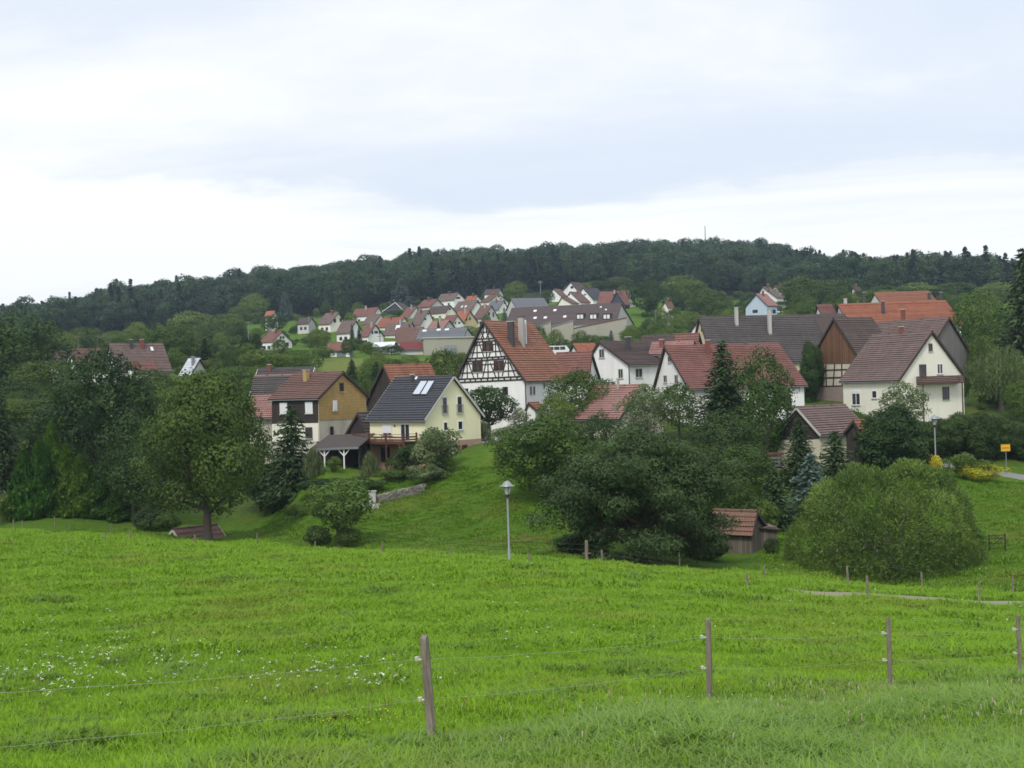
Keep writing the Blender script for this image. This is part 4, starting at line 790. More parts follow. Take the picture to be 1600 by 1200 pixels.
def conifer(key, H, W, mat, seed, levels=40, per=15, cards=17, z0=.03, ln=.55, wd=.20, pw=.72, droop=.25, r0=None):
    rng = np.random.default_rng(seed); ps, ns, al = [], [], []; m = MB(); r0 = r0 or H * .016
    m.tube([(0, 0, -.4), (0, 0, H * .5), (0, 0, H * .97)], [r0 * 1.2, r0 * .7, r0 * .1], 8)
    for i in range(levels):
        f = z0 + (1 - z0) * (i + rng.uniform(-.2, .2)) / levels; R = W / 2 * max(1 - f, 0.015) ** pw * rng.uniform(.82, 1.1) + .08
        nb = max(5, int(per * (1 - f * .55)))
        for k in range(nb):
            az = 2 * math.pi * (k + rng.random() * .8) / nb + i * .7; dr = np.array((math.cos(az), math.sin(az), 0)); L = R * rng.uniform(.75, 1.12); nc = max(4, int(cards * L / (W / 2)) + 3)
            for j in range(nc):
                s = (j + rng.random()) / nc; sd = np.array((-dr[1], dr[0], 0)) * rng.normal() * .16 * L * (1.15 - s)
                ps.append(dr * L * s + sd + np.array((0, 0, f * H - droop * L * s ** 1.3 + .10 * L * max(s - .7, 0) * 3 + rng.normal() * .05 * L))); ns.append(np.array((0, 0, 1.)) * .8 + rng.normal(size=3) * .55 + dr * .35); al.append(dr * .9 + rng.normal(size=3) * .45 + np.array((0, 0, -.35)))
            if i % 3 == 0 and f < .8: m.tube([(0, 0, f * H), dr * L * .8 + np.array((0, 0, f * H - droop * L * .7))], [r0 * .25, r0 * .06], 4)
    V, F, T = leaves(np.array(ps), unit(np.array(ns)), ln, wd, rng, np.array(al)); me = npmesh('crown', V, F, LF[mat], T)
    tr = m.build('trunk', BARK, smooth=True); tm = tr.data; bpy.data.objects.remove(tr); PROTO[key] = (tm, me, H, W)
def column(key, H, W, mat, seed, n=5200, ln=.32, wd=.14, pw=.6):
    rng = np.random.default_rng(seed); z = rng.random(n) ** 1.25; az = rng.uniform(0, 6.283, n); lump = 1 + .22 * np.sin(az * 5 + z * 9) + .2 * np.sin(az * 3 - z * 17)
    R = W / 2 * np.minimum((1 - z) ** pw, .75 + z * 1.4) * lump * (.72 + .3 * rng.random(n)); d = np.stack([np.cos(az), np.sin(az), np.zeros(n)], 1)
    pos = d * R[:, None]; pos[:, 2] = z * H; nr = unit(d + rng.normal(size=(n, 3)) * .5); al = np.tile(np.array((0, 0, 1.)), (n, 1)) + rng.normal(size=(n, 3)) * .3 + d * .3
    V, F, T = leaves(pos, nr, ln, wd, rng, al); me = npmesh('crown', V, F, LF[mat], T)
    m = MB(); m.tube([(0, 0, -.4), (0, 0, H * .5), (0, 0, H * .9)], [.14, .1, .03], 6); tr = m.build('trunk', BARK); tm = tr.data; bpy.data.objects.remove(tr); PROTO[key] = (tm, me, H, W)
def weeping(key, H, W, mat, seed):
    rng = np.random.default_rng(seed); ps, ns, al = [], [], []
    for k in range(420):
        az = rng.uniform(0, 6.283); rr = W / 2 * math.sqrt(rng.random()); top = H * (1 - .32 * (rr / (W / 2)) ** 2) * rng.uniform(.86, 1.0); ln_ = top * rng.uniform(.35, .8); nn_ = int(ln_ / .2)
        b = np.array((math.cos(az) * rr, math.sin(az) * rr, 0))
        for j in range(nn_):
            ps.append(b * (1 + .05 * j / nn_) + np.array((rng.normal() * .06, rng.normal() * .06, top - ln_ * j / nn_))); ns.append(b / (rr + .1) + rng.normal(size=3) * .6); al.append(np.array((0, 0, -1.)) + rng.normal(size=3) * .3)
    V, F, T = leaves(np.array(ps), unit(np.array(ns)), .4, .12, rng, np.array(al)); me = npmesh('crown', V, F, LF[mat], T)
    m = MB(); limbs(m, H, H * .2, [(math.cos(a) * W * .3, math.sin(a) * W * .3, H * .8) for a in np.linspace(0, 5.5, 7)], .3, rng); tr = m.build('trunk', BARKG); tm = tr.data; bpy.data.objects.remove(tr); PROTO[key] = (tm, me, H, W)
def pine(key, H, W, seed):
    rng = np.random.default_rng(seed); m = MB(); r0 = .34; base = [np.array((0, 0, -.4)), np.array((-.1, 0, .8)), np.array((-.25, 0, 1.9))]; m.tube(base, [r0 * 1.3, r0, r0 * .85], 9)
    bl = []
    for k in range(52):
        az = rng.uniform(0, 6.283); q = math.sqrt(rng.uniform(.02, 1)); R = W / 2 * q * .86; zt = H * (1 - .42 * q ** 1.8) * rng.uniform(.80, .97) - .5
        if k % 3 == 0: zt = H * rng.uniform(.08, .42); R = W / 2 * rng.uniform(.55, .9)
        e = np.array((math.cos(az) * R, math.sin(az) * R * .8, zt)); s = base[1] + (base[2] - base[1]) * rng.random(); md = s + (e - s) * .45 + np.array((0, 0, .10 * H * rng.uniform(-1, .6))) + rng.normal(size=3) * .25
        m2 = md + (e - md) * .5 + rng.normal(size=3) * .25; m.tube([s, md, m2, e], [r0 * .42, r0 * .3, r0 * .2, .04], 7)
        r = rng.uniform(.95, 1.55); bl.append((*e, r * 1.25, r * 1.25, r * .8))
        for _ in range(2): o_ = rng.normal(size=3) * np.array((1.1, 1.1, .6)); bl.append((*(e + o_), r * .9, r * .9, r * .6))
    for _ in range(22):
        d_ = unit(rng.normal(size=3)) * rng.uniform(.35, .8); r = rng.uniform(.9, 1.5); bl.append((d_[0] * W * .42, d_[1] * W * .36, H * .5 + d_[2] * H * .4, r, r, r * .8))
    V, F, T = blob_crown(bl, 90000, .28, .09, rng, .8, .3, 0, False); me = npmesh('crown', V, F, LF['pine'], T)
    tr = m.build('trunk', BARKP, smooth=True); tm = tr.data; bpy.data.objects.remove(tr); PROTO[key] = (tm, me, H, W)
deciduous('pear', 15.5, 12.5, 1.5, 120, 62000, .28, .19, 'mid', 3, r0=.42, rmin=.10, rmax=.19, egg=.26, lump=.12)
deciduous('maple', 14, 11, 1.2, 85, 42000, .30, .22, 'dark', 4, rmin=.12, rmax=.21, egg=.2)
deciduous('walnut', 10, 9.2, .6, 80, 40000, .27, .18, 'walnut', 5, rmin=.12, rmax=.21)
deciduous('round', 10, 8, 1.2, 60, 17000, .30, .21, 'mid', 6); deciduous('round_dark', 10, 8, 1.0, 60, 17000, .30, .21, 'dark', 7); deciduous('round_light', 10, 8, 1.0, 60, 17000, .30, .21, 'light', 8)
deciduous('sparse', 7, 6.5, 1.3, 34, 4600, .26, .15, 'grey', 9, BARKG, .13, rmin=.10, rmax=.18); deciduous('fruit', 6.2, 6.2, 1.0, 40, 8500, .26, .17, 'light', 10, BARKG, .2, rmin=.11, rmax=.19, lump=.25)
deciduous('shrub', 3, 3.4, .0, 22, 7000, .2, .13, 'mid', 12, rmin=.12, rmax=.30, lump=.35); deciduous('shrub_grey', 3, 3.2, .1, 26, 4600, .2, .11, 'grey', 13, rmin=.11, rmax=.26, lump=.35); deciduous('shrub_dark', 3, 3.4, 0, 22, 7000, .2, .13, 'dark', 14, rmin=.12, rmax=.30, lump=.35); deciduous('shrub_light', 3, 3.2, 0, 26, 5200, .2, .12, 'light', 15, rmin=.12, rmax=.28, lump=.35)
deciduous('yellow_shrub', 2.2, 3.0, 0, 24, 5000, .16, .09, 'yellow', 16, rmin=.15, rmax=.26); deciduous('yew', 8, 7, -.6, 80, 34000, .30, .18, 'dark', 17, rmin=.11, rmax=.21)
def osier(key, H, W, seed):
    rng = np.random.default_rng(seed); bl = []; k = 95 / FPX
    for x, y, r, dp in ((1272, 850, 44, -1), (1258, 888, 34, -1.5), (1300, 800, 46, -.5), (1335, 772, 42, 0), (1378, 766, 36, .5), (1422, 758, 42, 0), (1460, 766, 36, .5), (1484, 802, 42, -.5), (1492, 850, 42, -1), (1512, 884, 32, -1), (1440, 806, 44, -2.6), (1388, 812, 46, -2.8), (1338, 834, 48, -3), (1440, 866, 46, -3.8), (1382, 874, 42, -4.2), (1310, 886, 38, -3.4), (1480, 894, 32, -3.4), (1355, 790, 30, -1.6), (1412, 785, 30, -1.8), (1300, 842, 34, -2.6), (1468, 838, 34, -2.6), (1420, 836, 30, -4.0), (1345, 890, 32, -4.4), (1415, 895, 30, -4.8)):
        for sg in (1, -1):
            if sg < 0 and dp > -.2: continue
            bl.append(((x - 1384) * k + rng.normal() * .1, dp * sg + (0 if sg > 0 else .6), (905 - y) * k, r * k * .98, r * k * 1.05, r * k * .98))
    for (x, y, r, dp) in ((1310, 790, 40, 3), (1360, 765, 40, 3), (1440, 765, 42, 3), (1480, 820, 42, 3), (1270, 860, 40, 3)): bl.append(((x - 1384) * k, dp, (905 - y) * k, r * k, r * k, r * k))
    nl = len(bl)
    B = np.array(bl); n = 150000; k = rng.choice(nl, n, p=B[:, 3] ** 2 / (B[:, 3] ** 2).sum()); d = unit(rng.normal(size=(n, 3))); pos = B[k, :3] + d * B[k, 3:] * (.86 + rng.random(n) ** 2 * .24 + .05 * np.sin(d[:, 0] * 7 + d[:, 2] * 9 + k))[:, None]
    keep = pos[:, 2] > -.5
    for b in B: keep &= ~((((pos - b[:3]) / b[3:]) ** 2).sum(1) < .74)
    pos, d, k = pos[keep], d[keep], k[keep]; al = unit(d + rng.normal(size=d.shape) * .55 + np.array((0, 0, .35))); nr = unit(d * 1.4 + np.array((0, 0, .15)) + rng.normal(size=d.shape) * .38)
    V, F, T = leaves(pos, nr, .30, .085, rng, al, np.clip(rng.normal(.45, .26, nl), 0, 1)[k]); me = npmesh('crown', V, F, LF['osier'], T)
    m = MB(); limbs(m, H * .9, .6, [bl[q] for q in range(0, nl, 4)], .3, rng); tr = m.build('trunk', BARKG, smooth=True); tm = tr.data; bpy.data.objects.remove(tr); PROTO[key] = (tm, me, H, W)
osier('osier', 7.93, 14.25, 18)
deciduous('ball', 6, 5.4, 1.6, 45, 9500, .28, .12, 'dark', 19, BARK, .2, rmin=.13, rmax=.22)
conifer('spruce', 13, 6, 'spruce', 20); conifer('spruce_wide', 9, 6, 'spruce', 21, 26, 15, 18); conifer('blue_spruce', 8.5, 4.6, 'blue', 22, 30, 14, 16, ln=.42, wd=.17); conifer('young_spruce', 7, 4.2, 'spruce', 23, 28, 13, 15, ln=.42, wd=.17)
column('thuja', 7, 3.2, 'thuja', 24, 9000, .40, .20, .75); column('thuja_dark', 8, 2.2, 'spruce', 25, pw=.4); weeping('willow', 10, 8.5, 'willow', 26); pine('pine', 10.2, 12.0, 27)
column('ornamental_grass', 1.6, 1.5, 'grey', 28, 900, .5, .05, .5)
def tree(kind, px, top, d, w_px, label, name=None, cat='tree', group=None, rot=None, sink=0.0, zs=None):
    tm, me, H, W = PROTO[kind]; a, b = uv(px, top + 40 * 120 / d); x = a * d; z = g1(x, d); zt = P(px, top, d)[2]; sz = max(zt - z, .6) / H; sxy = w_px * d / FPX / W * 1.06
    o = empty(name or cat.replace(' ', '_'), (x, d, z - sink), label, cat, group); o.scale = (sxy, sxy, sz); o.rotation_euler.z = random.uniform(0, 6.28) if rot is None else rot
    for nm, md in (('trunk', tm), ('crown', me)):
        c = bpy.data.objects.new(nm, md); COL.objects.link(c); c.parent = o
    return o
D = 'deciduous_tree'
tree('pear', 318, 572, 118, 212, 'big pear tree with dark trunk standing alone in the near valley', 'pear_tree', rot=1.0)
tree('maple', 152, 543, 150, 160, 'tall dark maple rising in front of the red roofed house', 'maple_tree')
tree('walnut', 853, 640, 117, 158, 'dense walnut tree at the right edge of the grass slope', 'walnut_tree')
tree('pine', 1005, 660, 92, 262, 'wide spreading pine with bare reddish limbs at the meadow edge', 'pine_tree', rot=.3)
tree('osier', 1384, 740, 95, 268, 'huge round pale green willow bush on the valley floor', 'willow_bush', 'bush', rot=0.0)
tree('fruit', 527, 742, 108, 118, 'gnarled old fruit tree leaning over the valley grass', 'fruit_tree'); tree('shrub_dark', 497, 818, 107, 50, 'dark bush at the foot of the gnarled fruit tree', 'bush', 'bush'); tree('shrub', 545, 822, 106.5, 40, 'low green bush right behind the gnarled fruit trunk', 'bush', 'bush')
tree('fruit', 462, 785, 124, 36, 'tiny fruit sapling left of the gnarled fruit tree', 'fruit_tree')
for px_, tp in ((38, 705), (62, 690), (80, 662), (103, 695), (126, 712), (148, 735), (168, 750), (188, 762)):
    tree('thuja', px_, tp, 141 + random.uniform(-1.5, 1.5), 60, 'bright green columnar thuja in the hedge row left of the pear tree', 'thuja', 'conifer', 'thujas of the left hedge row')
tree('spruce', 2, 610, 150, 80, 'dark spruce at the end of the thuja row', 'spruce_tree', 'conifer'); tree('shrub_dark', 235, 790, 128, 60, 'dark bush between the thuja row and the pear tree', 'bush', 'bush'); tree('shrub', 262, 800, 126, 40, 'loose green bush against the pear trunk side', 'bush', 'bush'); tree('round_dark', 205, 640, 138, 100, 'shady tree between maple and pear tree', D)
tree('shrub_light', 12, 770, 140, 60, 'brownish scrubby bush beside the brushwood', 'bush', 'bush')
for q in (('round_dark', 105, 620, 160, 120, 'shady crown behind the thuja row'), ('round_dark', 245, 690, 134, 110, 'dark crown low behind the pear tree'), ('round_dark', 195, 700, 146, 90, 'dark crown at the end of the thuja row'), ('round_dark', 25, 660, 158, 90, 'dark crown behind the end spruce'), ('round', 60, 620, 170, 110, 'olive crown behind the shady thuja tree'), ('round_dark', 405, 690, 145, 80, 'dark crown left of the layered spruce')): tree(q[0], q[1], q[2], q[3], q[4], q[5], D)
# left middle distance
for q in (('round_dark', 35, 482, 235, 140, 'dark tree crown closing the left wood'), ('round', -30, 500, 225, 150, 'broad green crown at the outer end of the left wood'), ('round_light', 95, 512, 330, 60, 'pale birch like crown behind the left wood'), ('round', 75, 560, 200, 120, 'green crown in front of the left wood'), ('round_dark', 10, 590, 185, 110, 'dark crown above the end spruce'), ('round', 235, 575, 190, 90, 'green crown between maple and pinkish double house'), ('round_light', 262, 600, 175, 80, 'light crown behind the top of the pear tree'), ('round', 105, 590, 175, 90, 'green crown left of the maple'), ('round', 270, 508, 300, 90, 'fresh green round tree behind the pinkish double house'), ('round_light', 410, 543, 238, 90, 'pale willowy tree right of the dark columns'), ('round_light', 365, 570, 215, 70, 'pale willowy tree behind the pear tree'), ('round', 410, 590, 190, 60, 'green tree behind the two-tone barn'), ('round_light', 478, 549, 235, 52, 'bright green bushy tree above the tan house'), ('round_light', 505, 540, 300, 36, 'bright green tree next to the glazed pavilion'), ('round', 695, 543, 205, 72, 'leafy green tree left of the half-timbered gable'), ('round_light', 640, 553, 240, 45, 'pale green tree above the dark board barn'), ('round', 575, 590, 185, 36, 'green tree between tan house and dark board barn'), ('round', 905, 575, 158, 96, 'loose leafy tree before the low red roof'), ('round_light', 868, 610, 150, 60, 'light leafy tree right of the half-timbered house'), ('round', 945, 590, 165, 60, 'leafy tree below the white house with dark chimney')): tree(q[0], q[1], q[2], q[3], q[4], q[5], D)
for q in (('spruce', 320, 528, 265, 44, 'dark spruce left of the pale willowy trees'), ('thuja_dark', 383, 524, 280, 22, 'dark columnar conifer above the pale willowy trees'), ('thuja_dark', 400, 522, 282, 24, 'dark columnar conifer left of the lone white house'), ('spruce', 550, 560, 215, 36, 'narrow spruce above the tan house gable'), ('young_spruce', 588, 565, 200, 42, 'small dark conifer left of the dark board barn'), ('spruce_wide', 455, 630, 138, 112, 'dark layered spruce in front of the tan house'), ('spruce', 1128, 530, 150, 108, 'tall dark spruce before the long white house'), ('blue_spruce', 1266, 706, 116, 92, 'silvery blue spruce left of the willow bush'), ('young_spruce', 1210, 730, 112, 80, 'dark young spruce above the plank shed'), ('spruce', 1249, 652, 127, 84, 'dark spruce before the small barn gable'), ('spruce_wide', 1305, 672, 122, 96, 'dark conifer below the small barn roof'), ('spruce', 1597, 386, 205, 112, 'towering dark spruce at the far end of the hedge'), ('yew', 1266, 530, 188, 42, 'dark tall thuja left of the wooden barn'), ('blue_spruce', 955, 515, 300, 22, 'small conifer before the beige factory hall')): tree(*q[:5], q[5], 'conifer', 'conifer')
for q in (('yew', 1396, 628, 130, 112, 'large dark yew right of the small barn'), ('round_dark', 1184, 540, 152, 104, 'dark dense tree right of the tall spruce'), ('round', 1196, 590, 140, 96, 'green leafy tree below the long white house'), ('round_dark', 1130, 640, 134, 110, 'shady crown below the tall spruce'), ('round', 1165, 690, 124, 110, 'green crown above the plank shed'), ('round_dark', 1080, 690, 122, 90, 'dark crown behind the spreading pine'), ('round', 1130, 740, 112, 90, 'green crown right of the spreading pine'), ('sparse', 1010, 598, 140, 104, 'thin grey branched tree before the pink roof'), ('round_dark', 940, 640, 132, 56, 'dark small tree before the pink roof'), ('round_dark', 980, 690, 120, 90, 'dark crown between walnut and pine'), ('sparse', 1412, 594, 150, 90, 'thin branched fruit tree before the cream house'), ('willow', 1562, 540, 172, 110, 'weeping willow with hanging fronds right of the cream house'), ('round_light', 1530, 448, 235, 80, 'tall pale green tree left of the towering spruce'), ('round', 1548, 500, 215, 70, 'green tree in front of the towering spruce'), ('round_light', 1535, 520, 200, 50, 'light young tree behind the weeping willow'), ('round_light', 1600, 590, 165, 70, 'pale shrubby tree at the hedge end by the road'), ('ball', 763, 598, 153, 86, 'round clipped dark tree before the half-timbered wall'), ('sparse', 812, 636, 152, 46, 'thin young tree at the half-timbered corner'), ('round', 1060, 595, 150, 70, 'green crown at the gable of the long white house'), ('round_light', 1215, 650, 142, 60, 'light bushy crown left of the small barn'), ('round', 1135, 600, 152, 60, 'leafy crown at the foot of the tall spruce')): tree(*q[:5], q[5], 'tree')
for q in (('shrub_grey', 683, 662, 132, 80, 'airy grey green shrub at the corner of the yellow house'), ('shrub_dark', 640, 690, 134, 60, 'dark shrub below the wooden deck'), ('shrub', 618, 733, 131, 46, 'round green bush in the yellow house garden'), ('shrub_grey', 668, 722, 129, 62, 'pale variegated bush above the stone wall'), ('shrub_light', 694, 712, 131, 36, 'yellow green bush at the bottom of the stair'), ('ornamental_grass', 490, 705, 136, 34, 'tall reed grass tuft left of the carport'), ('shrub_light', 524, 712, 136.5, 24, 'small yellow green bush under the carport'), ('ornamental_grass', 578, 710, 135, 30, 'reed grass tuft right of the carport'), ('shrub', 560, 745, 128, 70, 'green bush in the lower garden'), ('shrub_dark', 500, 745, 130, 70, 'dark bush in the lower garden'), ('shrub_dark', 425, 715, 142, 70, 'dark bush below the layered spruce'), ('shrub', 1340, 638, 150, 46, 'clipped green bush at the cream house corner'), ('shrub', 1300, 655, 146, 40, 'green bush behind the small barn roof'), ('yellow_shrub', 1455, 708, 130, 42, 'bright yellow shrub at the foot of the lamp post'), ('yellow_shrub', 1537, 724, 131, 68, 'broad yellow shrub beside the yellow road sign'), ('shrub_light', 1506, 706, 132, 58, 'green shrub between the two yellow shrubs'), ('shrub', 1470, 738, 126, 50, 'low green bush behind the willow bush'), ('shrub_dark', 1205, 838, 101, 22, 'small dark bush beside the plank shed'), ('osier', 1502, 835, 92, 62, 'small willow bush beside the huge willow bush'), ('shrub_grey', 752, 655, 149, 40, 'grey leafy shrub at the half-timbered wall foot'), ('shrub_grey', 790, 665, 146, 50, 'grey leafy shrub above the grass slope'), ('shrub_light', 1240, 640, 150, 40, 'light green bush on the bank behind the small barn'), ('shrub_dark', 1110, 840, 98, 60, 'dark undergrowth between pine and plank shed'), ('shrub_dark', 910, 830, 94, 90, 'dark undergrowth left of the pine trunk'), ('shrub_dark', 1010, 850, 96, 70, 'dark undergrowth behind the pine trunk'), ('shrub_dark', 1060, 830, 100, 80, 'dark bush behind the right limbs of the pine'), ('shrub', 960, 820, 104, 90, 'green bush behind the left limbs of the pine'), ('shrub', 1180, 770, 112, 70, 'green bush on the bank above the plank shed'), ('shrub_light', 1200, 780, 110, 40, 'light green bush below the young spruce'), ('shrub', 1290, 770, 110, 70, 'green bush behind the left side of the willow bush')): tree(*q[:5], q[5], 'bush', 'bush')
for px_, tp in ((1440, 655), (1470, 650), (1500, 642), (1530, 640), (1560, 648), (1590, 655), (1615, 660)):
    tree('yew', px_, tp, 144 + random.uniform(-1.5, 1.5), 60, 'dark evergreen bush in the tall hedge along the road', 'hedge_bush', 'bush', 'hedge bushes along the road')
# trees standing between the far houses and at the wood edge
mt = [('round_dark', 1010, 432, 520, 62), ('round_light', 1065, 427, 560, 76), ('round', 1105, 450, 480, 80), ('round_light', 1075, 485, 430, 46), ('round', 1130, 470, 440, 60), ('round_light', 1140, 482, 420, 50), ('round', 1250, 432, 480, 84), ('round', 1300, 436, 490, 80), ('round_dark', 1275, 450, 450, 70), ('round_light', 806, 437, 640, 36), ('round_dark', 856, 452, 600, 22), ('round', 1020, 500, 430, 36), ('round_light', 1040, 495, 440, 30), ('blue_spruce', 626, 434, 640, 46), ('round_light', 397, 456, 640, 46), ('blue_spruce', 445, 455, 640, 30), ('round_dark', 535, 462, 600, 26), ('spruce', 240, 489, 430, 20), ('round_light', 215, 500, 430, 42), ('round_light', 300, 483, 480, 76), ('round_light', 352, 488, 480, 60), ('round', 370, 478, 560, 40), ('spruce', 550, 505, 395, 14), ('spruce', 561, 507, 396, 15), ('round_dark', 572, 540, 360, 34), ('round_dark', 612, 538, 345, 34), ('round', 487, 524, 420, 40), ('round_light', 472, 546, 380, 40), ('round', 500, 515, 430, 40), ('round_dark', 434, 558, 330, 50), ('round_light', 615, 560, 290, 36), ('round', 590, 545, 320, 30), ('round_light', 845, 520, 300, 30), ('round_light', 868, 512, 305, 26), ('round', 920, 522, 300, 30), ('round_light', 730, 508, 430, 40), ('round', 720, 515, 400, 44), ('spruce', 640, 505, 425, 10), ('spruce', 685, 500, 425, 12), ('blue_spruce', 788, 480, 470, 20), ('round_light', 622, 482, 545, 40), ('round', 1380, 445, 520, 70), ('round_light', 1430, 440, 560, 76), ('round', 1490, 440, 560, 80), ('round', 1345, 452, 470, 34), ('round_light', 1560, 440, 520, 70), ('round', 930, 438, 700, 40), ('round_light', 915, 440, 690, 24), ('round', 965, 432, 720, 50), ('round_light', 480, 500, 500, 36), ('round', 560, 478, 600, 30), ('spruce', 535, 468, 560, 20), ('spruce', 425, 480, 560, 26), ('round', 130, 510, 420, 60), ('round', 60, 520, 420, 70), ('round_light', 180, 515, 420, 50), ('round', 330, 505, 430, 60), ('round', 260, 530, 380, 60), ('round', 20, 515, 400, 80), ('round', 350, 540, 330, 60), ('round_dark', 300, 545, 320, 50), ('round', 440, 560, 290, 40), ('round', 1220, 470, 420, 44), ('round', 1160, 478, 425, 30), ('round_light', 760, 490, 490, 14), ('round_dark', 432, 489, 515, 30), ('round', 418, 492, 510, 24), ('round_light', 1033, 478, 455, 24), ('round', 1056, 480, 455, 26)]
VN = {'round': ('green leafy tree among the far slope houses', D), 'round_dark': ('dark leafy tree among the far slope houses', D), 'round_light': ('pale green tree among the far slope houses', D), 'spruce': ('slim dark conifer among the far slope houses', 'conifer'), 'blue_spruce': ('bluish conifer near the far wood edge', 'conifer')}
STOP = {'at', 'behind', 'above', 'just', 'directly', 'below', 'right', 'high', 'in', 'near', 'under', 'left', 'against', 'beneath', 'beside', 'between', 'among', 'carrying', 'highest', 'tucked', 'on', 'sloping', 'peeping', 'and'}
def short(lb):
    w_ = lb.replace(',', '').split(); k = next((i for i, x in enumerate(w_) if i > 3 and x in STOP), len(w_)); return ' '.join(w_[:min(k, 8)])
for q in mt:
    nr_ = min(FAR, key=lambda f: math.hypot(f[1][0] - q[1], (f[1][1] - q[2]) * 1.0) + abs(f[2] - q[3]) * .05); far_ = math.hypot(nr_[1][0] - q[1], nr_[1][1] - q[2]) > 70
    sz = 'small ' if q[4] * q[3] / FPX < 6.5 else ('broad ' if q[4] * q[3] / FPX > 15 else ''); kd = {'round': 'green leafy tree', 'round_dark': 'dark leafy tree', 'round_light': 'pale green tree', 'spruce': 'slim dark conifer', 'blue_spruce': 'bluish conifer'}[q[0]]
    lb = VN[q[0]][0] if far_ else sz + kd + (' in front of ' if q[3] < nr_[2] else ' behind ') + short(nr_[0])
    tree(*q, lb, VN[q[0]][1], 'tree' if VN[q[0]][1] == D else 'conifer', 'trees among the far slope houses')
# ------------------------------------------------------------------ scattered instances (geometry nodes)
def scatter(name, pts, rot, scl, idx, protos, label, cat):
    me = bpy.data.meshes.new(name); me.vertices.add(len(pts)); me.vertices.foreach_set('co', np.ascontiguousarray(pts, 'f').ravel())
    for nm, tp, dt in (('irot', 'FLOAT_VECTOR', rot), ('iscl', 'FLOAT_VECTOR', scl), ('iidx', 'INT', idx)):
        a = me.attributes.new(nm, tp, 'POINT'); a.data.foreach_set('vector' if tp == 'FLOAT_VECTOR' else 'value', np.ascontiguousarray(dt, 'i' if tp == 'INT' else 'f').ravel())
    o = bpy.data.objects.new(name, me); COL.objects.link(o); tag(o, label, cat, kind='stuff')
    pc = bpy.data.collections.new(name + '_kinds')
    for k, (pm) in enumerate(protos): po = bpy.data.objects.new('%s_kind_%02d' % (name, k), pm); pc.objects.link(po)
    ng = bpy.data.node_groups.new(name + '_scatter', 'GeometryNodeTree'); ng.interface.new_socket('Geometry', in_out='INPUT', socket_type='NodeSocketGeometry'); ng.interface.new_socket('Geometry', in_out='OUTPUT', socket_type='NodeSocketGeometry')
    gi, go = ng.nodes.new('NodeGroupInput'), ng.nodes.new('NodeGroupOutput'); ip = ng.nodes.new('GeometryNodeInstanceOnPoints'); ci = ng.nodes.new('GeometryNodeCollectionInfo')
    ci.inputs[0].default_value = pc; ci.inputs['Separate Children'].default_value = True; ci.inputs['Reset Children'].default_value = True; ip.inputs['Pick Instance'].default_value = True
    def attr(nm, tp): n = ng.nodes.new('GeometryNodeInputNamedAttribute'); n.data_type = tp; n.inputs[0].default_value = nm; return n.outputs[0]
    ng.links.new(gi.outputs[0], ip.inputs['Points']); ng.links.new(ci.outputs[0], ip.inputs['Instance']); ng.links.new(attr('iidx', 'INT'), ip.inputs['Instance Index'])
    er = ng.nodes.new('FunctionNodeEulerToRotation'); ng.links.new(attr('irot', 'FLOAT_VECTOR'), er.inputs[0]); ng.links.new(er.outputs[0], ip.inputs['Rotation']); ng.links.new(attr('iscl', 'FLOAT_VECTOR'), ip.inputs['Scale'])
    ng.links.new(ip.outputs[0], go.inputs[0]); md = o.modifiers.new('scatter', 'NODES'); md.node_group = ng
    return o
def forest():
    rng = np.random.default_rng(5); pr = []
    for k, (W, H, mt_) in enumerate(((13, 19, 'forest'), (15, 21, 'forest'), (11, 18, 'forest'))):
        bl = env_blobs(H, W, H * .12, 30, rng, .16, .28, lump=.2, egg=.1); V, F, T = blob_crown(bl, 5200, .8, .6, rng); pr.append(npmesh('broadleaf', V, F, LF['forest'], T))
    conifer('fs1', 22, 8, 'forestd', 31, 26, 10, 7, ln=1.5, wd=.9, pw=.6); conifer('fs2', 24, 7.6, 'forestd', 32, 28, 10, 7, ln=1.5, wd=.9, pw=.6); pr += [PROTO['fs1'][1], PROTO['fs2'][1]]
    foot = lambda px: np.interp(px, [-300, 0, 200, 300, 500, 620, 700, 900, 1000, 1150, 1300, 1400, 1900], [600, 610, 650, 670, 690, 690, 715, 745, 735, 700, 640, 600, 590])
    n = 9500; px = rng.uniform(-420, 2020, n); d0 = foot(px); d = d0 + (1090 - d0) * rng.random(n) ** .9; x = (px - 800) / FPX * d
    # thin to keep about one tree per 60 square metres
    cell = {}; keep = []
    for i in range(n):
        c = (int(x[i] / 9.0), int(d[i] / 10.0))
        if c not in cell: cell[c] = 1; keep.append(i)
    x, d, px = x[keep], d[keep], px[keep]; n = len(x); z = G(x, d)
    con = .30 + .5 * np.sin(x * .021 + 1.3) * np.cos(d * .017 + x * .006) + rng.normal(0, .28, n) + np.where(px > 1230, .35, 0) - np.where((px > 900) & (px < 1200), .25, 0)
    con = con - np.where((d > 880) & (px < 1230), .6, 0)
    idx = np.where(con > .62, rng.integers(3, 5, n), rng.integers(0, 3, n)); s = rng.uniform(.7, 1.3, n) * np.where(px < 150, .85, 1)
    s = s * np.where(idx >= 3, np.where(d > 930, .74, .88), 1); scatter('forest', np.stack([x, d, z - .5], 1), np.stack([np.zeros(n), np.zeros(n), rng.uniform(0, 6.28, n)], 1), np.stack([s, s, s * rng.uniform(.9, 1.12, n)], 1), idx, pr, 'dark mixed wood of beeches and spruces covering the far ridge', 'wood')
forest()
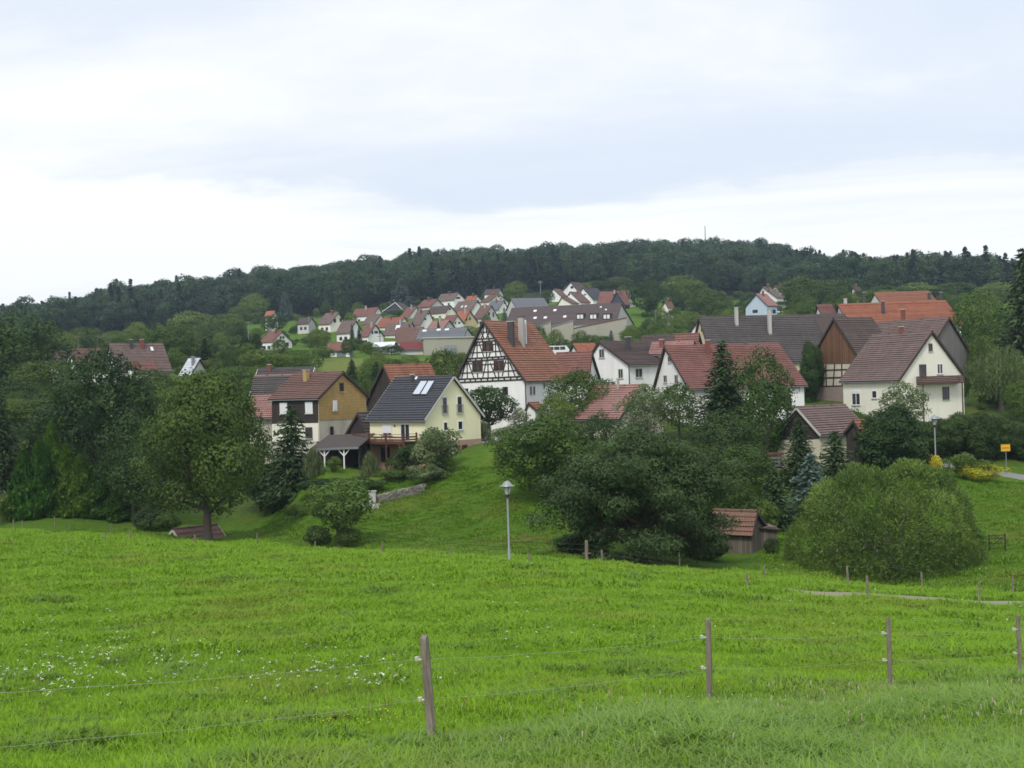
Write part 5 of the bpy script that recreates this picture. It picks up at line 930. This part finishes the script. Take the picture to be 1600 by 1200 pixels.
def greenery():
    rng = np.random.default_rng(15); n = 5200; d = np.exp(rng.uniform(math.log(165), math.log(690), n)); px = rng.uniform(-150, 1750, n); x = (px - 800) / FPX * d; ok = np.ones(n, bool)
    for c, e1, e2, a, b in FOOT:
        q = np.stack([x, d], 1) - c; u1, u2 = q @ e1, q @ e2; ok &= ~((u1 > -3) & (u1 < a + 3) & (u2 > -3) & (u2 < b + 3))
    for l_, r_, dh in SHOW: ok &= ~((px > l_ - 3) & (px < r_ + 3) & (d > dh - 75) & (d < dh + 2) & (rng.random(n) < .9))
    ok &= ~((px > 485) & (px < 1000) & (d > 370) & (d < 660) & (rng.random(n) < .75)) & ~((px > 395) & (px < 485) & (d > 330) & (d < 415))
    z = G(x, d); py = 600 - FPX * (z - EYE) / d + (px - 800) * -SR
    ok &= ~((px > 1150) & (px < 1235) & (d > 300) & (d < 410)) & ~((px > 480) & (px < 575) & (py > 560) & (py < 600)) & ~((px > 620) & (px < 710) & (py > 552) & (py < 580)) & ~((px > 520) & (px < 700) & (d > 250) & (d < 300))
    big = rng.random(n); keep = ok & (rng.random(n) < np.clip(.15 + .5 * (np.sin(x * .05) * np.cos(d * .04) + .6), .12, .9)); x, d, z, big = x[keep], d[keep], z[keep], big[keep]; n = len(x)
    ks = ['shrub', 'shrub_light', 'shrub', 'round', 'round_light', 'round_light']; ix = np.where(big > .8, rng.integers(3, 6, n), rng.integers(0, 3, n)); s = np.where(ix >= 3, rng.uniform(.35, .8, n), rng.uniform(.5, 1.5, n)); s = s * np.where(d < 300, .75, 1)
    scatter('garden_greenery', np.stack([x, d, z - .1], 1), np.stack([np.zeros(n), np.zeros(n), rng.uniform(0, 6.28, n)], 1), np.stack([s, s, s], 1), ix, [PROTO[k][1] for k in ks], 'mass of garden hedges and bushes growing between the village houses', 'greenery')
greenery()
# ------------------------------------------------------------------ street lamps, sign
GALV = plain('galvanised_steel', (.20, .23, .23), .5, .2, .3); OPAL = plain('lamp_glass', (.45, .47, .44), .25, .05)
def lathe(m, prof, o, seg=20):
    rings = [[(o[0] + r * math.cos(2 * math.pi * k / seg), o[1] + r * math.sin(2 * math.pi * k / seg), o[2] + z) for k in range(seg)] for r, z in prof]; b0 = len(m.v)
    for r in rings: m.v += r
    for i in range(len(rings) - 1):
        for k in range(seg): a, b = b0 + i * seg + k, b0 + i * seg + (k + 1) % seg; m.f.append((a, b, b + seg, a + seg)); m.u += [(0, 0)] * 4
def lamp(px, ybot, ytop, d, label):
    b = P(px, ybot, d); zg = g1(b[0], d); H = (ybot - ytop) / FPX * d + max(0, b[2] - zg); o = empty('street_lamp', (b[0], d, zg), label, 'street lamp', None); og = (0, 0, 0)
    s = H / 4.6; m = MB(); m.tube([(0, 0, -.4), (0, 0, .9 * s), (0, 0, .91 * s), (0, 0, 3.72 * s)], [.085 * s, .075 * s, .058 * s, .05 * s], 12); m.build('pole', GALV, o, og, True)
    m = MB(); lathe(m, [(.0, 3.70 * s), (.11 * s, 3.70 * s), (.13 * s, 3.84 * s), (.0, 3.85 * s)], og); m.build('collar', TRIM_D, o, og)
    m = MB(); lathe(m, [(.12 * s, 3.852 * s), (.22 * s, 4.30 * s), (.0, 4.302 * s)], og); m.build('lantern_glass', OPAL, o, og, True)
    m = MB()
    for k in range(4): a = k * math.pi / 2 + .4; m.bar((.125 * s * math.cos(a), .125 * s * math.sin(a), 3.852 * s), (.228 * s * math.cos(a), .228 * s * math.sin(a), 4.30 * s), .025 * s, (math.cos(a), math.sin(a), 0))
    m.build('lantern_rib', GALV, o, og)
    m = MB(); lathe(m, [(.0, 4.305 * s), (.44 * s, 4.30 * s), (.445 * s, 4.315 * s), (.25 * s, 4.38 * s), (.215 * s, 4.47 * s), (.12 * s, 4.555 * s), (.03 * s, 4.575 * s), (.018 * s, 4.62 * s), (.0, 4.63 * s)], og); m.build('lamp_hat', plain('hat_steel', (.30, .32, .34), .4, .1, .3), o, og, True)
lamp(796, 881, 751, 73.5, 'galvanised street lamp with round hat on the near meadow'); lamp(1462, 722, 648, 131.5, 'galvanised street lamp beside the dark hedge and yellow shrub')
sp = P(1573, 744, 137); zg = g1(sp[0], 137); so_ = empty('town_sign', (sp[0], 137, zg), 'yellow rectangular place sign on a grey post beside the road', 'sign'); k_ = 137 / FPX
YP = plain('sign_yellow', (.72, .40, .015), .5, .08)
m = MB(); m.tube([(0, 0, -.3), (-.03, 0, 45 * k_)], .05, 8); m.build('post', GALV, so_)
m = MB(); m.cbox((-.06, -.07, 34 * k_), (15 * k_, .04, 10.5 * k_), .12); m.build('plate', YP, so_)
m = MB()
for zz in (33.6, 44.6): m.cbox((-.06, -.075, zz * k_), (15.4 * k_, .045, .05), .12)
m.build('plate_rim', plain('sign_rim', (.25, .13, .01), .5), so_)
m = MB(); m.cbox((-.06, -.1, 38.4 * k_), (12 * k_, .008, .10), .12); m.build('faded_line', plain('sign_line', (.45, .16, .012), .5), so_)
# ------------------------------------------------------------------ fences
POSTM = {}
def postmat():
    m, t, b = newmat('weathered_post'); p = t.nodes.new('ShaderNodeTexCoord').outputs['Object']
    g = nnoise(t, nmap(t, p, (28, 28, 2.2)), 1, 6, .65); k = nnoise(t, p, 5, 4); c = nmix(t, nramp(t, g, .3, .7), (.105, .082, .058), (.30, .265, .215)); c = nmix(t, nmath(t, 'MULTIPLY', nramp(t, k, .5, .75), .6), c, (.06, .07, .035))
    t.links.new(c, b.inputs['Base Color']); b.inputs['Roughness'].default_value = .92; bump(t, b, g, .9, .012); return m
PM = postmat(); INS = plain('insulator_white', (.58, .57, .53), .4, .1); WIREM = plain('fence_wire', (.38, .41, .34), .6, .1)
def post_mesh(H, r, seed, square=False):
    rng = np.random.default_rng(seed); m = MB(); n = 12; rings = []
    for i, f in enumerate((-.25, 0, .2, .4, .6, .8, .97, 1.0)):
        z = f * H; rr = r * (1.06 - .1 * f) * (1 if f < 1 else .86); rings.append([(rr * (1 + rng.normal() * .045) * math.cos(2 * math.pi * k / n) + .012 * math.sin(f * 5 + seed), rr * (1 + rng.normal() * .045) * (.85 if square else 1) * math.sin(2 * math.pi * k / n), z + (rng.normal() * .012 if f > .95 else 0)) for k in range(n)])
    b0 = 0
    for q in rings: m.v += q
    for i in range(len(rings) - 1):
        for k in range(n): a, b = i * n + k, i * n + (k + 1) % n; m.f.append((a, b, b + n, a + n)); m.u += [(0, 0)] * 4
    m.f.append(tuple((len(rings) - 1) * n + k for k in range(n))); m.u += [(0, 0)] * n
    return m
near = [((676, 1158), (662, 988), 14.1, .052, 'thick weathered post leaning left, with two white insulators'), ((1109, 1105), (1107, 975), 18.5, .05, 'grey split post, second along the near wire fence'), ((1391, 1078), (1388, 964), 21.05, .047, 'pale grey post, third along the near wire fence'), ((1594, 1063), (1591, 962), 23.8, .045, 'dark slim post at the end of the near wire fence')]
ends = []
xl, yl = -5.0, 9.5; NP = [(np.array((xl, yl, g1(xl, yl))), np.array((xl, yl, g1(xl, yl) + 1.2)), .05, 'weathered post where the near fence leaves the view', 0)]
for i, (bp, tp, d, r, lb) in enumerate(near):
    b = P(bp[0], bp[1], d); t_ = P(tp[0], tp[1], d); gz_ = g1(b[0], d); t_[2] += gz_ - b[2]; b[2] = gz_; NP.append((b, t_, r, lb, i + 1))
bq = NP[-1][0] + (NP[-1][0] - NP[-2][0]); bq[2] = g1(bq[0], bq[1]); NP.append((bq, bq + UPV * 1.2, .05, 'post beyond the near fence end', 9))
att = []
for b, t_, r, lb, k in NP:
    ax = t_ - b; H = np.linalg.norm(ax)
    a1_ = b + ax * .79 + np.array((-.075, -.01, 0)); a2_ = b + ax * .42 + np.array((-.075, -.01, 0)); att.append((a1_, a2_))
    if k in (0, 9): continue
    o = empty('fence_post', b, lb, 'post', 'posts of the near wire fence'); pm = post_mesh(H, r, k, k > 1).build('shaft', PM, o, smooth=False); pm.rotation_euler = Vector(ax).to_track_quat('Z', 'Y').to_euler()
    for q_ in (a1_, a2_):
        m = MB(); c_ = q_ - b; m.tube([c_ + (.045, 0, 0), c_ + (.012, 0, 0)], .009, 6); m.tube([c_ + (-.022, 0, -.012), c_ + (-.022, 0, .03)], [.02, .026], 8); m.tube([c_ + (.0, 0, -.004), c_ + (.014, 0, 0)], .018, 8); m.build('insulator', INS, o)
for w2, nm in ((0, 'upper'), (1, 'lower')):
    pts_ = []
    for (q0, q1) in zip(att[:-1], att[1:]):
        for f in np.linspace(0, 1, 13)[:-1]: pts_.append(q0[w2] + (q1[w2] - q0[w2]) * f + np.array((-.02, 0, -.045 * 4 * f * (1 - f) + .006 * math.sin(f * 23))))
    m = MB(); m.tube(pts_, .0018, 5); tag(m.build('fence_wire', WIREM), '%s white electric wire strung along the near fence posts' % nm, 'wire')
far_posts = [(21, 826, 14, 120), (35, 829, 16, 116), (109, 830, 14, 122), (86, 822, 14, 128), (174, 836, 18, 122), (164, 848, 14, 108), (204, 849, 20, 108), (305, 856, 20, 100), (403, 852, 18, 106), (493, 862, 16, 98), (598, 868, 18, 92), (705, 872, 16, 86), (826, 886, 18, 80), (941, 883, 24, 78), (1062, 889, 25, 80), (1168, 917, 22, 74), (1194, 905, 20, 80), (1326, 921, 36, 70), (1356, 937, 37, 66), (1441, 926, 32, 72), (1530, 944, 33, 66), (1583, 931, 30, 72)]
pmF = post_mesh(1.2, .055, 50); base_me = pmF.build('shaft', PM); bm_ = base_me.data; bpy.data.objects.remove(base_me)
for px_, py_, hp, d in far_posts:
    q = ground_pix(px_, py_, 40, d + 25); o = bpy.data.objects.new('fence_post', bm_); COL.objects.link(o); o.location = q; o.scale = (1.1, 1.1, np.clip(hp * q[1] / FPX / 1.2, .6, 1.25)); o.rotation_euler = (random.uniform(-.05, .05), random.uniform(-.05, .05), random.uniform(0, 6))
    tag(o, 'thin weathered pasture post along the lower meadow edge', 'post', 'pasture posts along the lower meadow edge')
q = ground_pix(917, 880, 40, 110); gp = empty('strainer_post', q, 'thick grey strainer post with cables left of the pine', 'post'); m = post_mesh(1.5, .11, 60); m.build('shaft', PM, gp)
m = MB(); m.cbox((0, -.02, .62), (.55, .06, .07)); m.build('crossbar', PM, gp)
# cables sagging across the valley from the strainer post
a_ = np.array(q) + UPV * 1.25
for k, (ex, ey, ed, z2) in enumerate(((545, 822, 112, 1.2), (545, 830, 112, .8))):
    b_ = P(ex, ey, ed); s_ = a_ - UPV * (.35 * k); m = MB(); m.tube([s_ + (b_ - s_) * f - UPV * (1.1 * 4 * f * (1 - f) * .3) for f in np.linspace(0, 1, 15)], .014, 5); tag(m.build('cable', TRIM_D), ('upper' if k == 0 else 'lower') + ' black cable sagging from strainer post to the fruit tree', 'cable')
    e2_ = P(1110, 884 + k * 6, 82); m = MB(); m.tube([s_ + (e2_ - s_) * f - UPV * (.5 * f * (1 - f)) for f in np.linspace(0, 1, 9)], .012, 5); tag(m.build('cable', TRIM_D), ('upper' if k == 0 else 'lower') + ' black cable running from strainer post in front of the pine', 'cable')
# steel pasture gate on the right slope
gt = ground_pix(1546, 862, 60, 140); g2 = ground_pix(1571, 861, 60, 140); ga = empty('pasture_gate', gt, 'small dark pasture gate on the right slope', 'gate')
for q_ in (gt, g2): m = MB(); m.tube([q_ - UPV * .3, q_ + UPV * 1.3], .06, 8); m.build('gate_post', TRIM_D, ga, gt)
for zz in (.25, .6, .95, 1.2): m = MB(); m.bar(gt + UPV * zz, g2 + UPV * zz, .05); m.build('gate_bar', TRIM_D, ga, gt)
m = MB(); m.bar(gt + UPV * .25, g2 + UPV * 1.2, .05); m.build('gate_brace', TRIM_D, ga, gt)
# ------------------------------------------------------------------ dry stone walls, one object per stone
STONES = [plain('field_stone_%d' % k, c, .95, .5, scale=5) for k, c in enumerate(((.26, .24, .21), (.34, .32, .28), (.20, .185, .165)))]
def stone_mesh(seed, mat):
    rng = np.random.default_rng(seed); m = MB(); m.cbox((0, 0, -.5), (1, 1, 1)); v = np.array(m.v); key = {tuple(np.round(p, 3)): rng.normal(size=3) * .07 for p in v}
    m.v = [tuple(p * .97 + key[tuple(np.round(p, 3))]) for p in v]; o = m.build('stone', mat); me = o.data; bpy.data.objects.remove(o); return me
SM = [stone_mesh(70 + k, STONES[k % 3]) for k in range(9)]
def stone_wall(p0, p1, H, label, sw=.34):
    p0, p1 = np.array(p0[:2]), np.array(p1[:2]); L = np.linalg.norm(p1 - p0); e = (p1 - p0) / L; ang = math.atan2(e[1], e[0]); rt = empty('stone_wall', (*p0, g1(*p0)), label, 'wall'); og = np.array(rt.location); rows = int(H / .19)
    for r in range(rows):
        s = -random.random() * .2
        while s < L:
            w_ = random.uniform(.7, 1.4) * sw; c = p0 + e * (s + w_ / 2); z = g1(*c) - .1 + (r + .5) * .19
            o = bpy.data.objects.new('stone', SM[random.randrange(9)]); COL.objects.link(o); o.parent = rt; o.location = (c[0] - og[0] + random.uniform(-.03, .03), c[1] - og[1] + random.uniform(-.03, .03), z - og[2]); o.scale = (w_ * .96, .34, .185 * random.uniform(.85, 1.05)); o.rotation_euler = (0, random.uniform(-.06, .06), ang); s += w_
    m = MB(); n_ = np.array((-e[1], e[0], 0)) * .1
    for k in range(int(L)): a, b = p0 + e * k, p0 + e * min(k + 1, L); za, zb2 = g1(*a), g1(*b); A3, B3 = np.array((*a, za - .3)), np.array((*b, zb2 - .3)); m.quad((A3 - n_, B3 - n_, B3 - n_ + UPV * (H + .1), A3 - n_ + UPV * (H + .1))); m.quad((A3 + n_, B3 + n_, B3 + n_ + UPV * (H + .1), A3 + n_ + UPV * (H + .1)))
    m.build('core', STONES[2], rt, og)
stone_wall(ground_pix(592, 787, 90, 150), ground_pix(662, 769, 90, 150), .95, 'low dry stone wall below the yellow house garden')
stone_wall(P(772, 692, 143.5), P(808, 688, 144.5), .55, 'short pale stone wall at the top of the grass slope', .42)
gpz = ground_pix(582, 788, 90, 150); go_ = empty('gate_pillar', gpz, 'squat pale concrete gate pillar at the end of the stone wall', 'pillar'); m = MB(); m.cbox((0, 0, -.3), (.7, .5, 1.5)); m.build('shaft', CHW, go_); m = MB(); m.cbox((0, 0, 1.203), (.85, .62, .12)); m.build('cap', CHG, go_)
s2 = ground_pix(578, 790, 90, 150); ss = empty('garden_step', s2, 'two pale concrete steps at the garden gate pillar', 'step')
for k in range(2): m = MB(); m.cbox((0, -.5 - .4 * k, -.25 - .17 * k), (2.0, .42, .42)); m.build('step', CHW, ss)
# paling fence between the yellow house and the half-timbered house
f0 = P(752, 683, 148); fo = empty('paling_fence', (f0[0], 148, g1(f0[0], 148)), 'dark paling fence between yellow house and half-timbered wall', 'fence')
for k in range(20):
    x = f0[0] + k * .08; m = MB(); zz = g1(x, 148); m.box((x, 148, zz - .1), (.06, 0, 0), (0, .025, 0), (0, 0, 1.25)); m.build('paling', WOODG, fo, fo.location)
m = MB(); zz = g1(f0[0], 148); m.box((f0[0], 148.03, zz + .3), (1.6, 0, 0), (0, .05, 0), (0, 0, .08)); m.build('rail', WOODG, fo, fo.location)
# brushwood heap behind the left fence
bh = ground_pix(20, 806, 90, 170); bo_ = empty('brushwood_heap', bh, 'brown brushwood heap before the thuja row', 'heap'); m = MB(); rng = np.random.default_rng(3)
for k in range(260):
    c = np.array((rng.normal() * 2.2, rng.normal() * .8, abs(rng.normal()) * .8)); dv = unit(rng.normal(size=3) * np.array((1, .6, .5))) * rng.uniform(.5, 1.4); m.bar(c - dv / 2, c + dv / 2, .05)
m.build('twigs', plain('dead_twigs', (.20, .125, .08), .95, .5), bo_)
# ------------------------------------------------------------------ grass and flowers
def grassmat(name, c1, c2, tr=.35):
    m, t, b = newmat(name); p = npos(t); at = t.nodes.new('ShaderNodeAttribute'); at.attribute_name = 'tint'; oi = t.nodes.new('ShaderNodeObjectInfo')
    c = nmix(t, at.outputs['Fac'], c1, c2); f1 = nnoise(t, p, .16, 5, .6); f2 = nnoise(t, p, .55, 4, .6)
    c = nmix(t, nmath(t, 'MULTIPLY', nramp(t, f1, .5, .75), .55), c, (.26, .25, .05)); c = nmix(t, nmath(t, 'MULTIPLY', nramp(t, f2, .55, .75), .4), c, (.08, .20, .03)); c = nmix(t, nmath(t, 'MULTIPLY', oi.outputs['Random'], .25), c, c2)
    t.links.new(c, b.inputs['Base Color']); b.inputs['Roughness'].default_value = .55; b.inputs['Specular IOR Level'].default_value = .3
    tl = t.nodes.new('ShaderNodeBsdfTranslucent'); t.links.new(c, tl.inputs[0]); mx = t.nodes.new('ShaderNodeMixShader'); mx.inputs[0].default_value = tr; t.links.new(b.outputs[0], mx.inputs[1]); t.links.new(tl.outputs[0], mx.inputs[2]); t.links.new(mx.outputs[0], t.nodes['Material Output'].inputs[0]); return m
GM = grassmat('meadow_grass', (.140, .275, .008), (.27, .46, .015)); GP = grassmat('pale_grass', (.12, .235, .02), (.27, .40, .11)); GS = grassmat('slope_grass', (.10, .21, .010), (.19, .335, .016)); GD = grassmat('herb_leaf', (.10, .20, .018), (.18, .30, .03))  # slope_grass: deeper green, with the averted slope's shading put into its colour
def clump(seed, n, R, h, wd, mat, bend=.5):
    rng = np.random.default_rng(seed); V, F, T = [], [], []
    for k in range(n):
        a = rng.uniform(0, 6.283); r = R * math.sqrt(rng.random()); b = np.array((math.cos(a) * r, math.sin(a) * r, 0)); az = rng.uniform(0, 6.283); dr = np.array((math.cos(az), math.sin(az), 0)); sd = np.array((-dr[1], dr[0], 0)) * wd * rng.uniform(.7, 1.3) / 2; H = h * rng.uniform(.55, 1.2); bd = bend * rng.uniform(.4, 1.4)
        p1 = b + dr * H * bd * .3 + UPV * H * .6; p2 = b + dr * H * bd + UPV * H * (1 - .25 * bd); i = len(V); V += [b - sd, b + sd, p1 + sd * .8, p1 - sd * .8, p2 + sd * .15, p2 - sd * .15]; F += [(i, i + 1, i + 2, i + 3), (i + 3, i + 2, i + 4, i + 5)]; t0 = rng.random(); T += [t0 * .4, t0 * .4, t0 * .8, t0 * .8, t0, t0]
    return npmesh('clump', np.array(V), np.array(F), mat, np.array(T))
CL = [clump(1, 26, .13, .12, .009, GM), clump(2, 26, .13, .15, .009, GM, .7), clump(3, 22, .14, .10, .011, GM, .9), clump(4, 22, .15, .17, .011, GP, .9), clump(5, 22, .12, .14, .022, GD, 1.0), clump(6, 40, .30, .17, .022, GM, .7), clump(7, 40, .32, .15, .026, GM, .9), clump(8, 30, .28, .17, .04, GD, .9), clump(9, 40, .32, .13, .026, GS, .9), clump(10, 40, .32, .11, .026, GS, 1.0)]
def fence_y(x):   # the near fence line in plan
    xs = [b[0][0] for b in NP]; ys = [b[0][1] for b in NP]; return np.interp(x, xs, ys)
def grass():
    rng = np.random.default_rng(9); PT, IX, SC = [], [], []
    PATCH = [(t_ * d_, d_, rng.uniform(.12, .45) * (1 + d_ / 60)) for t_, d_ in zip(rng.uniform(-.42, .42, 85), np.exp(rng.uniform(math.log(11), math.log(80), 85)))]
    for d0, d1, dens, big in ((8.5, 18, 230, 0), (18, 30, 110, 0), (30, 52, 45, 1), (52, 118, 15, 1), (68, 134, 5, 2)):
        A = .46 * (d1 ** 2 - d0 ** 2) * .98; n = int(A * dens); d = np.sqrt(rng.uniform(d0 ** 2, d1 ** 2, n)); t = rng.uniform(-.46, .46, n); x = t * d; px = 800 + FPX * t; cr = np.interp(px, *CREST) + 4
        ok = (d < cr) if big < 2 else ((d > cr) & (d < 132) & ((px < 900) | (px > 1180)))
        near_side = d < fence_y(x) + rng.normal(0, .5, n) + .3
        u_ = rng.random(n); wv = np.sin(x * 1.3 + d * .4) + np.sin(d * 1.1 - x * .7)
        pale = near_side & (x > -1.5 + rng.normal(0, 1.0, n)) & (u_ < .30)
        herb = (u_ > .93) | ((wv > 1.45) & (u_ > .6))
        pc = PATCH; dd = np.full(n, 9.)
        for qx, qy, qr in pc: dd = np.minimum(dd, np.hypot(x - qx, (d - qy) * .8) / qr)
        herb |= (dd < 1) & (u_ > .35)
        if big == 0: ix = np.where(pale, 3, np.where(herb, 4, rng.integers(0, 3, n)))
        else: ix = np.where((u_ > .95) | ((dd < 1) & (u_ > .35)), 7, rng.integers(5, 7, n))
        if big == 2: ix = rng.integers(8, 10, n)
        s = rng.uniform(.7, 1.3, n) * (1.0 if big == 0 else (1.0 if d1 < 60 else 1.35)); s = s * (1 + .25 * np.clip(wv, -1, 1.5)) * np.where(dd < 1, 1.15, 1)
        PT.append(np.stack([x, d, np.zeros(n)], 1)[ok]); IX.append(ix[ok]); SC.append(s[ok])
    PT, IX, SC = np.concatenate(PT), np.concatenate(IX), np.concatenate(SC); PT[:, 2] = G(PT[:, 0], PT[:, 1]) - .012
    dm = np.full(len(PT), 99.); sel = np.nonzero((PT[:, 0] > 8) & (PT[:, 1] > 50))[0]   # keep blades off the gravel track
    for q in TRACK[::2]: dm[sel] = np.minimum(dm[sel], np.hypot(PT[sel, 0] - q[0], PT[sel, 1] - q[1]))
    kp = dm > 1.9; PT, IX, SC = PT[kp], IX[kp], SC[kp]
    n = len(PT); scatter('meadow_grass', PT, np.stack([rng.normal(0, .12, n), rng.normal(0, .12, n), rng.uniform(0, 6.28, n)], 1), np.stack([SC, SC, SC * rng.uniform(.8, 1.2, n)], 1), IX, CL, 'bright green meadow grass with taller pale tufts at the fence', 'grass')
    print('grass clumps', n)
grass()
WH = plain('yarrow_white', (.80, .80, .76), .8, .1); YE = plain('buttercup_yellow', (.75, .62, .03), .6, .1); PK = plain('plantain_pink', (.52, .42, .33), .9, .2); STM = plain('flower_stem', (.10, .17, .04), .8, .2); DKH = plain('dark_seed_head', (.05, .03, .02), .9, .2); RB = plain('reddish_sorrel', (.26, .13, .07), .9, .3)
def flower(seed, kind, mat):
    rng = np.random.default_rng(seed); m = MB(); m2 = []
    def disc(c, r, n=7, up=.3):
        k = len(m.v); m.v += [tuple(c + UPV * r * up)] + [tuple(c + np.array((math.cos(a) * r, math.sin(a) * r, 0))) for a in np.linspace(0, 6.283, n, False)]
        for i in range(n): m.f.append((k, k + 1 + i, k + 1 + (i + 1) % n)); m.u += [(0, 0)] * 3
    if kind == 'yarrow':
        for j in range(7): disc(np.array((rng.normal() * .022, rng.normal() * .022, .30 + rng.normal() * .012)), rng.uniform(.010, .018))
    elif kind == 'cup': disc(np.array((0, 0, .22)), .015)
    else: m.tube([(0, 0, .22), (0, 0, .25), (.003, 0, .285), (.004, 0, .30)], [.004, .008, .007, .002], 7)
    nf = len(m.f); m.tube([(0, 0, 0), (.01, 0, .15), (0, 0, .30 if kind == 'yarrow' else .22)], .0035, 4, False)
    o = m.build('flower', mat); me = o.data; me.materials.append(STM); bpy.data.objects.remove(o); mi = np.zeros(len(me.polygons), np.int32); mi[nf:] = 1; me.polygons.foreach_set('material_index', mi); return me
FLW = [flower(1, 'yarrow', WH), flower(2, 'yarrow', WH), flower(3, 'cup', YE), flower(4, 'spike', PK), flower(5, 'spike', DKH), flower(6, 'spike', RB)]
def flowers():
    rng = np.random.default_rng(21); px, py, ix = [], [], []
    for cx, cy, sx, sy, n, k in ((75, 1068, 45, 22, 130, 0), (165, 1010, 22, 24, 70, 0), (285, 1045, 40, 16, 75, 0), (465, 1055, 70, 18, 80, 0), (560, 1070, 45, 12, 40, 0), (200, 1050, 120, 30, 70, 0), (1500, 985, 30, 5, 10, 0), (780, 960, 200, 40, 30, 0), (50, 990, 40, 12, 25, 0), (620, 1080, 15, 25, 16, 0), (815, 1020, 20, 14, 10, 0)):
        px.append(rng.normal(cx, sx, n)); py.append(rng.normal(cy, sy, n)); ix.append(rng.integers(0, 2, n))
    for n, k, x0, x1, y0, y1 in ((320, 2, 0, 1600, 880, 1130), (60, 2, 480, 640, 1125, 1150), (150, 3, 1150, 1600, 1070, 1150), (40, 3, 700, 1150, 1100, 1190), (130, 4, 900, 1600, 1040, 1120), (60, 4, 0, 700, 1080, 1190), (160, 5, 450, 1060, 1080, 1130), (170, 5, 0, 700, 860, 940), (90, 0, 600, 1600, 890, 1010)):
        px.append(rng.uniform(x0, x1, n)); py.append(rng.uniform(y0, y1, n)); ix.append(np.full(n, k))
    px, py, ix = np.concatenate(px), np.concatenate(py), np.concatenate(ix); sel = rng.random(len(px)) < np.where(ix >= 5, .35, np.where(ix == 4, .6, np.where(ix < 2, .62, .9))); px, py, ix = px[sel], py[sel], ix[sel]; pts = np.array([ground_pix(a, b, 8, 118) for a, b in zip(px, py)]); n = len(pts); s = rng.uniform(.5, .9, n) * (1 + np.clip(pts[:, 1] - 30, 0, 60) / 60)
    scatter('meadow_flowers', pts, np.stack([rng.normal(0, .15, n), rng.normal(0, .15, n), rng.uniform(0, 6.28, n)], 1), np.stack([s, s, s], 1), ix, FLW, 'scattered white yarrow, yellow buttercups and pinkish seed heads in the meadow', 'flowers')
flowers()
# ------------------------------------------------------------------ haze over the valley
HAZE_D = 0.00012
if HAZE_D:
    zlo, zhi = float(gz.min()) - 1, 175.0; m = MB(); m.box((-5200, -30, zlo), (10400, 0, 0), (0, 3560, 0), (0, 0, zhi - zlo)); hm = bpy.data.materials.new('haze'); hm.use_nodes = True; t = hm.node_tree; t.nodes.clear(); o_ = t.nodes.new('ShaderNodeOutputMaterial'); pv = t.nodes.new('ShaderNodeVolumePrincipled'); pv.inputs['Color'].default_value = (.62, .76, 1.0, 1); pv.inputs['Density'].default_value = HAZE_D; t.links.new(pv.outputs[0], o_.inputs['Volume'])
    hz = m.build('haze', hm); tag(hz, 'thin bluish summer haze filling the valley air', 'haze', kind='stuff')
if __name__ == '__main__':
    for q_ in MONO['bigness']: print(q_)
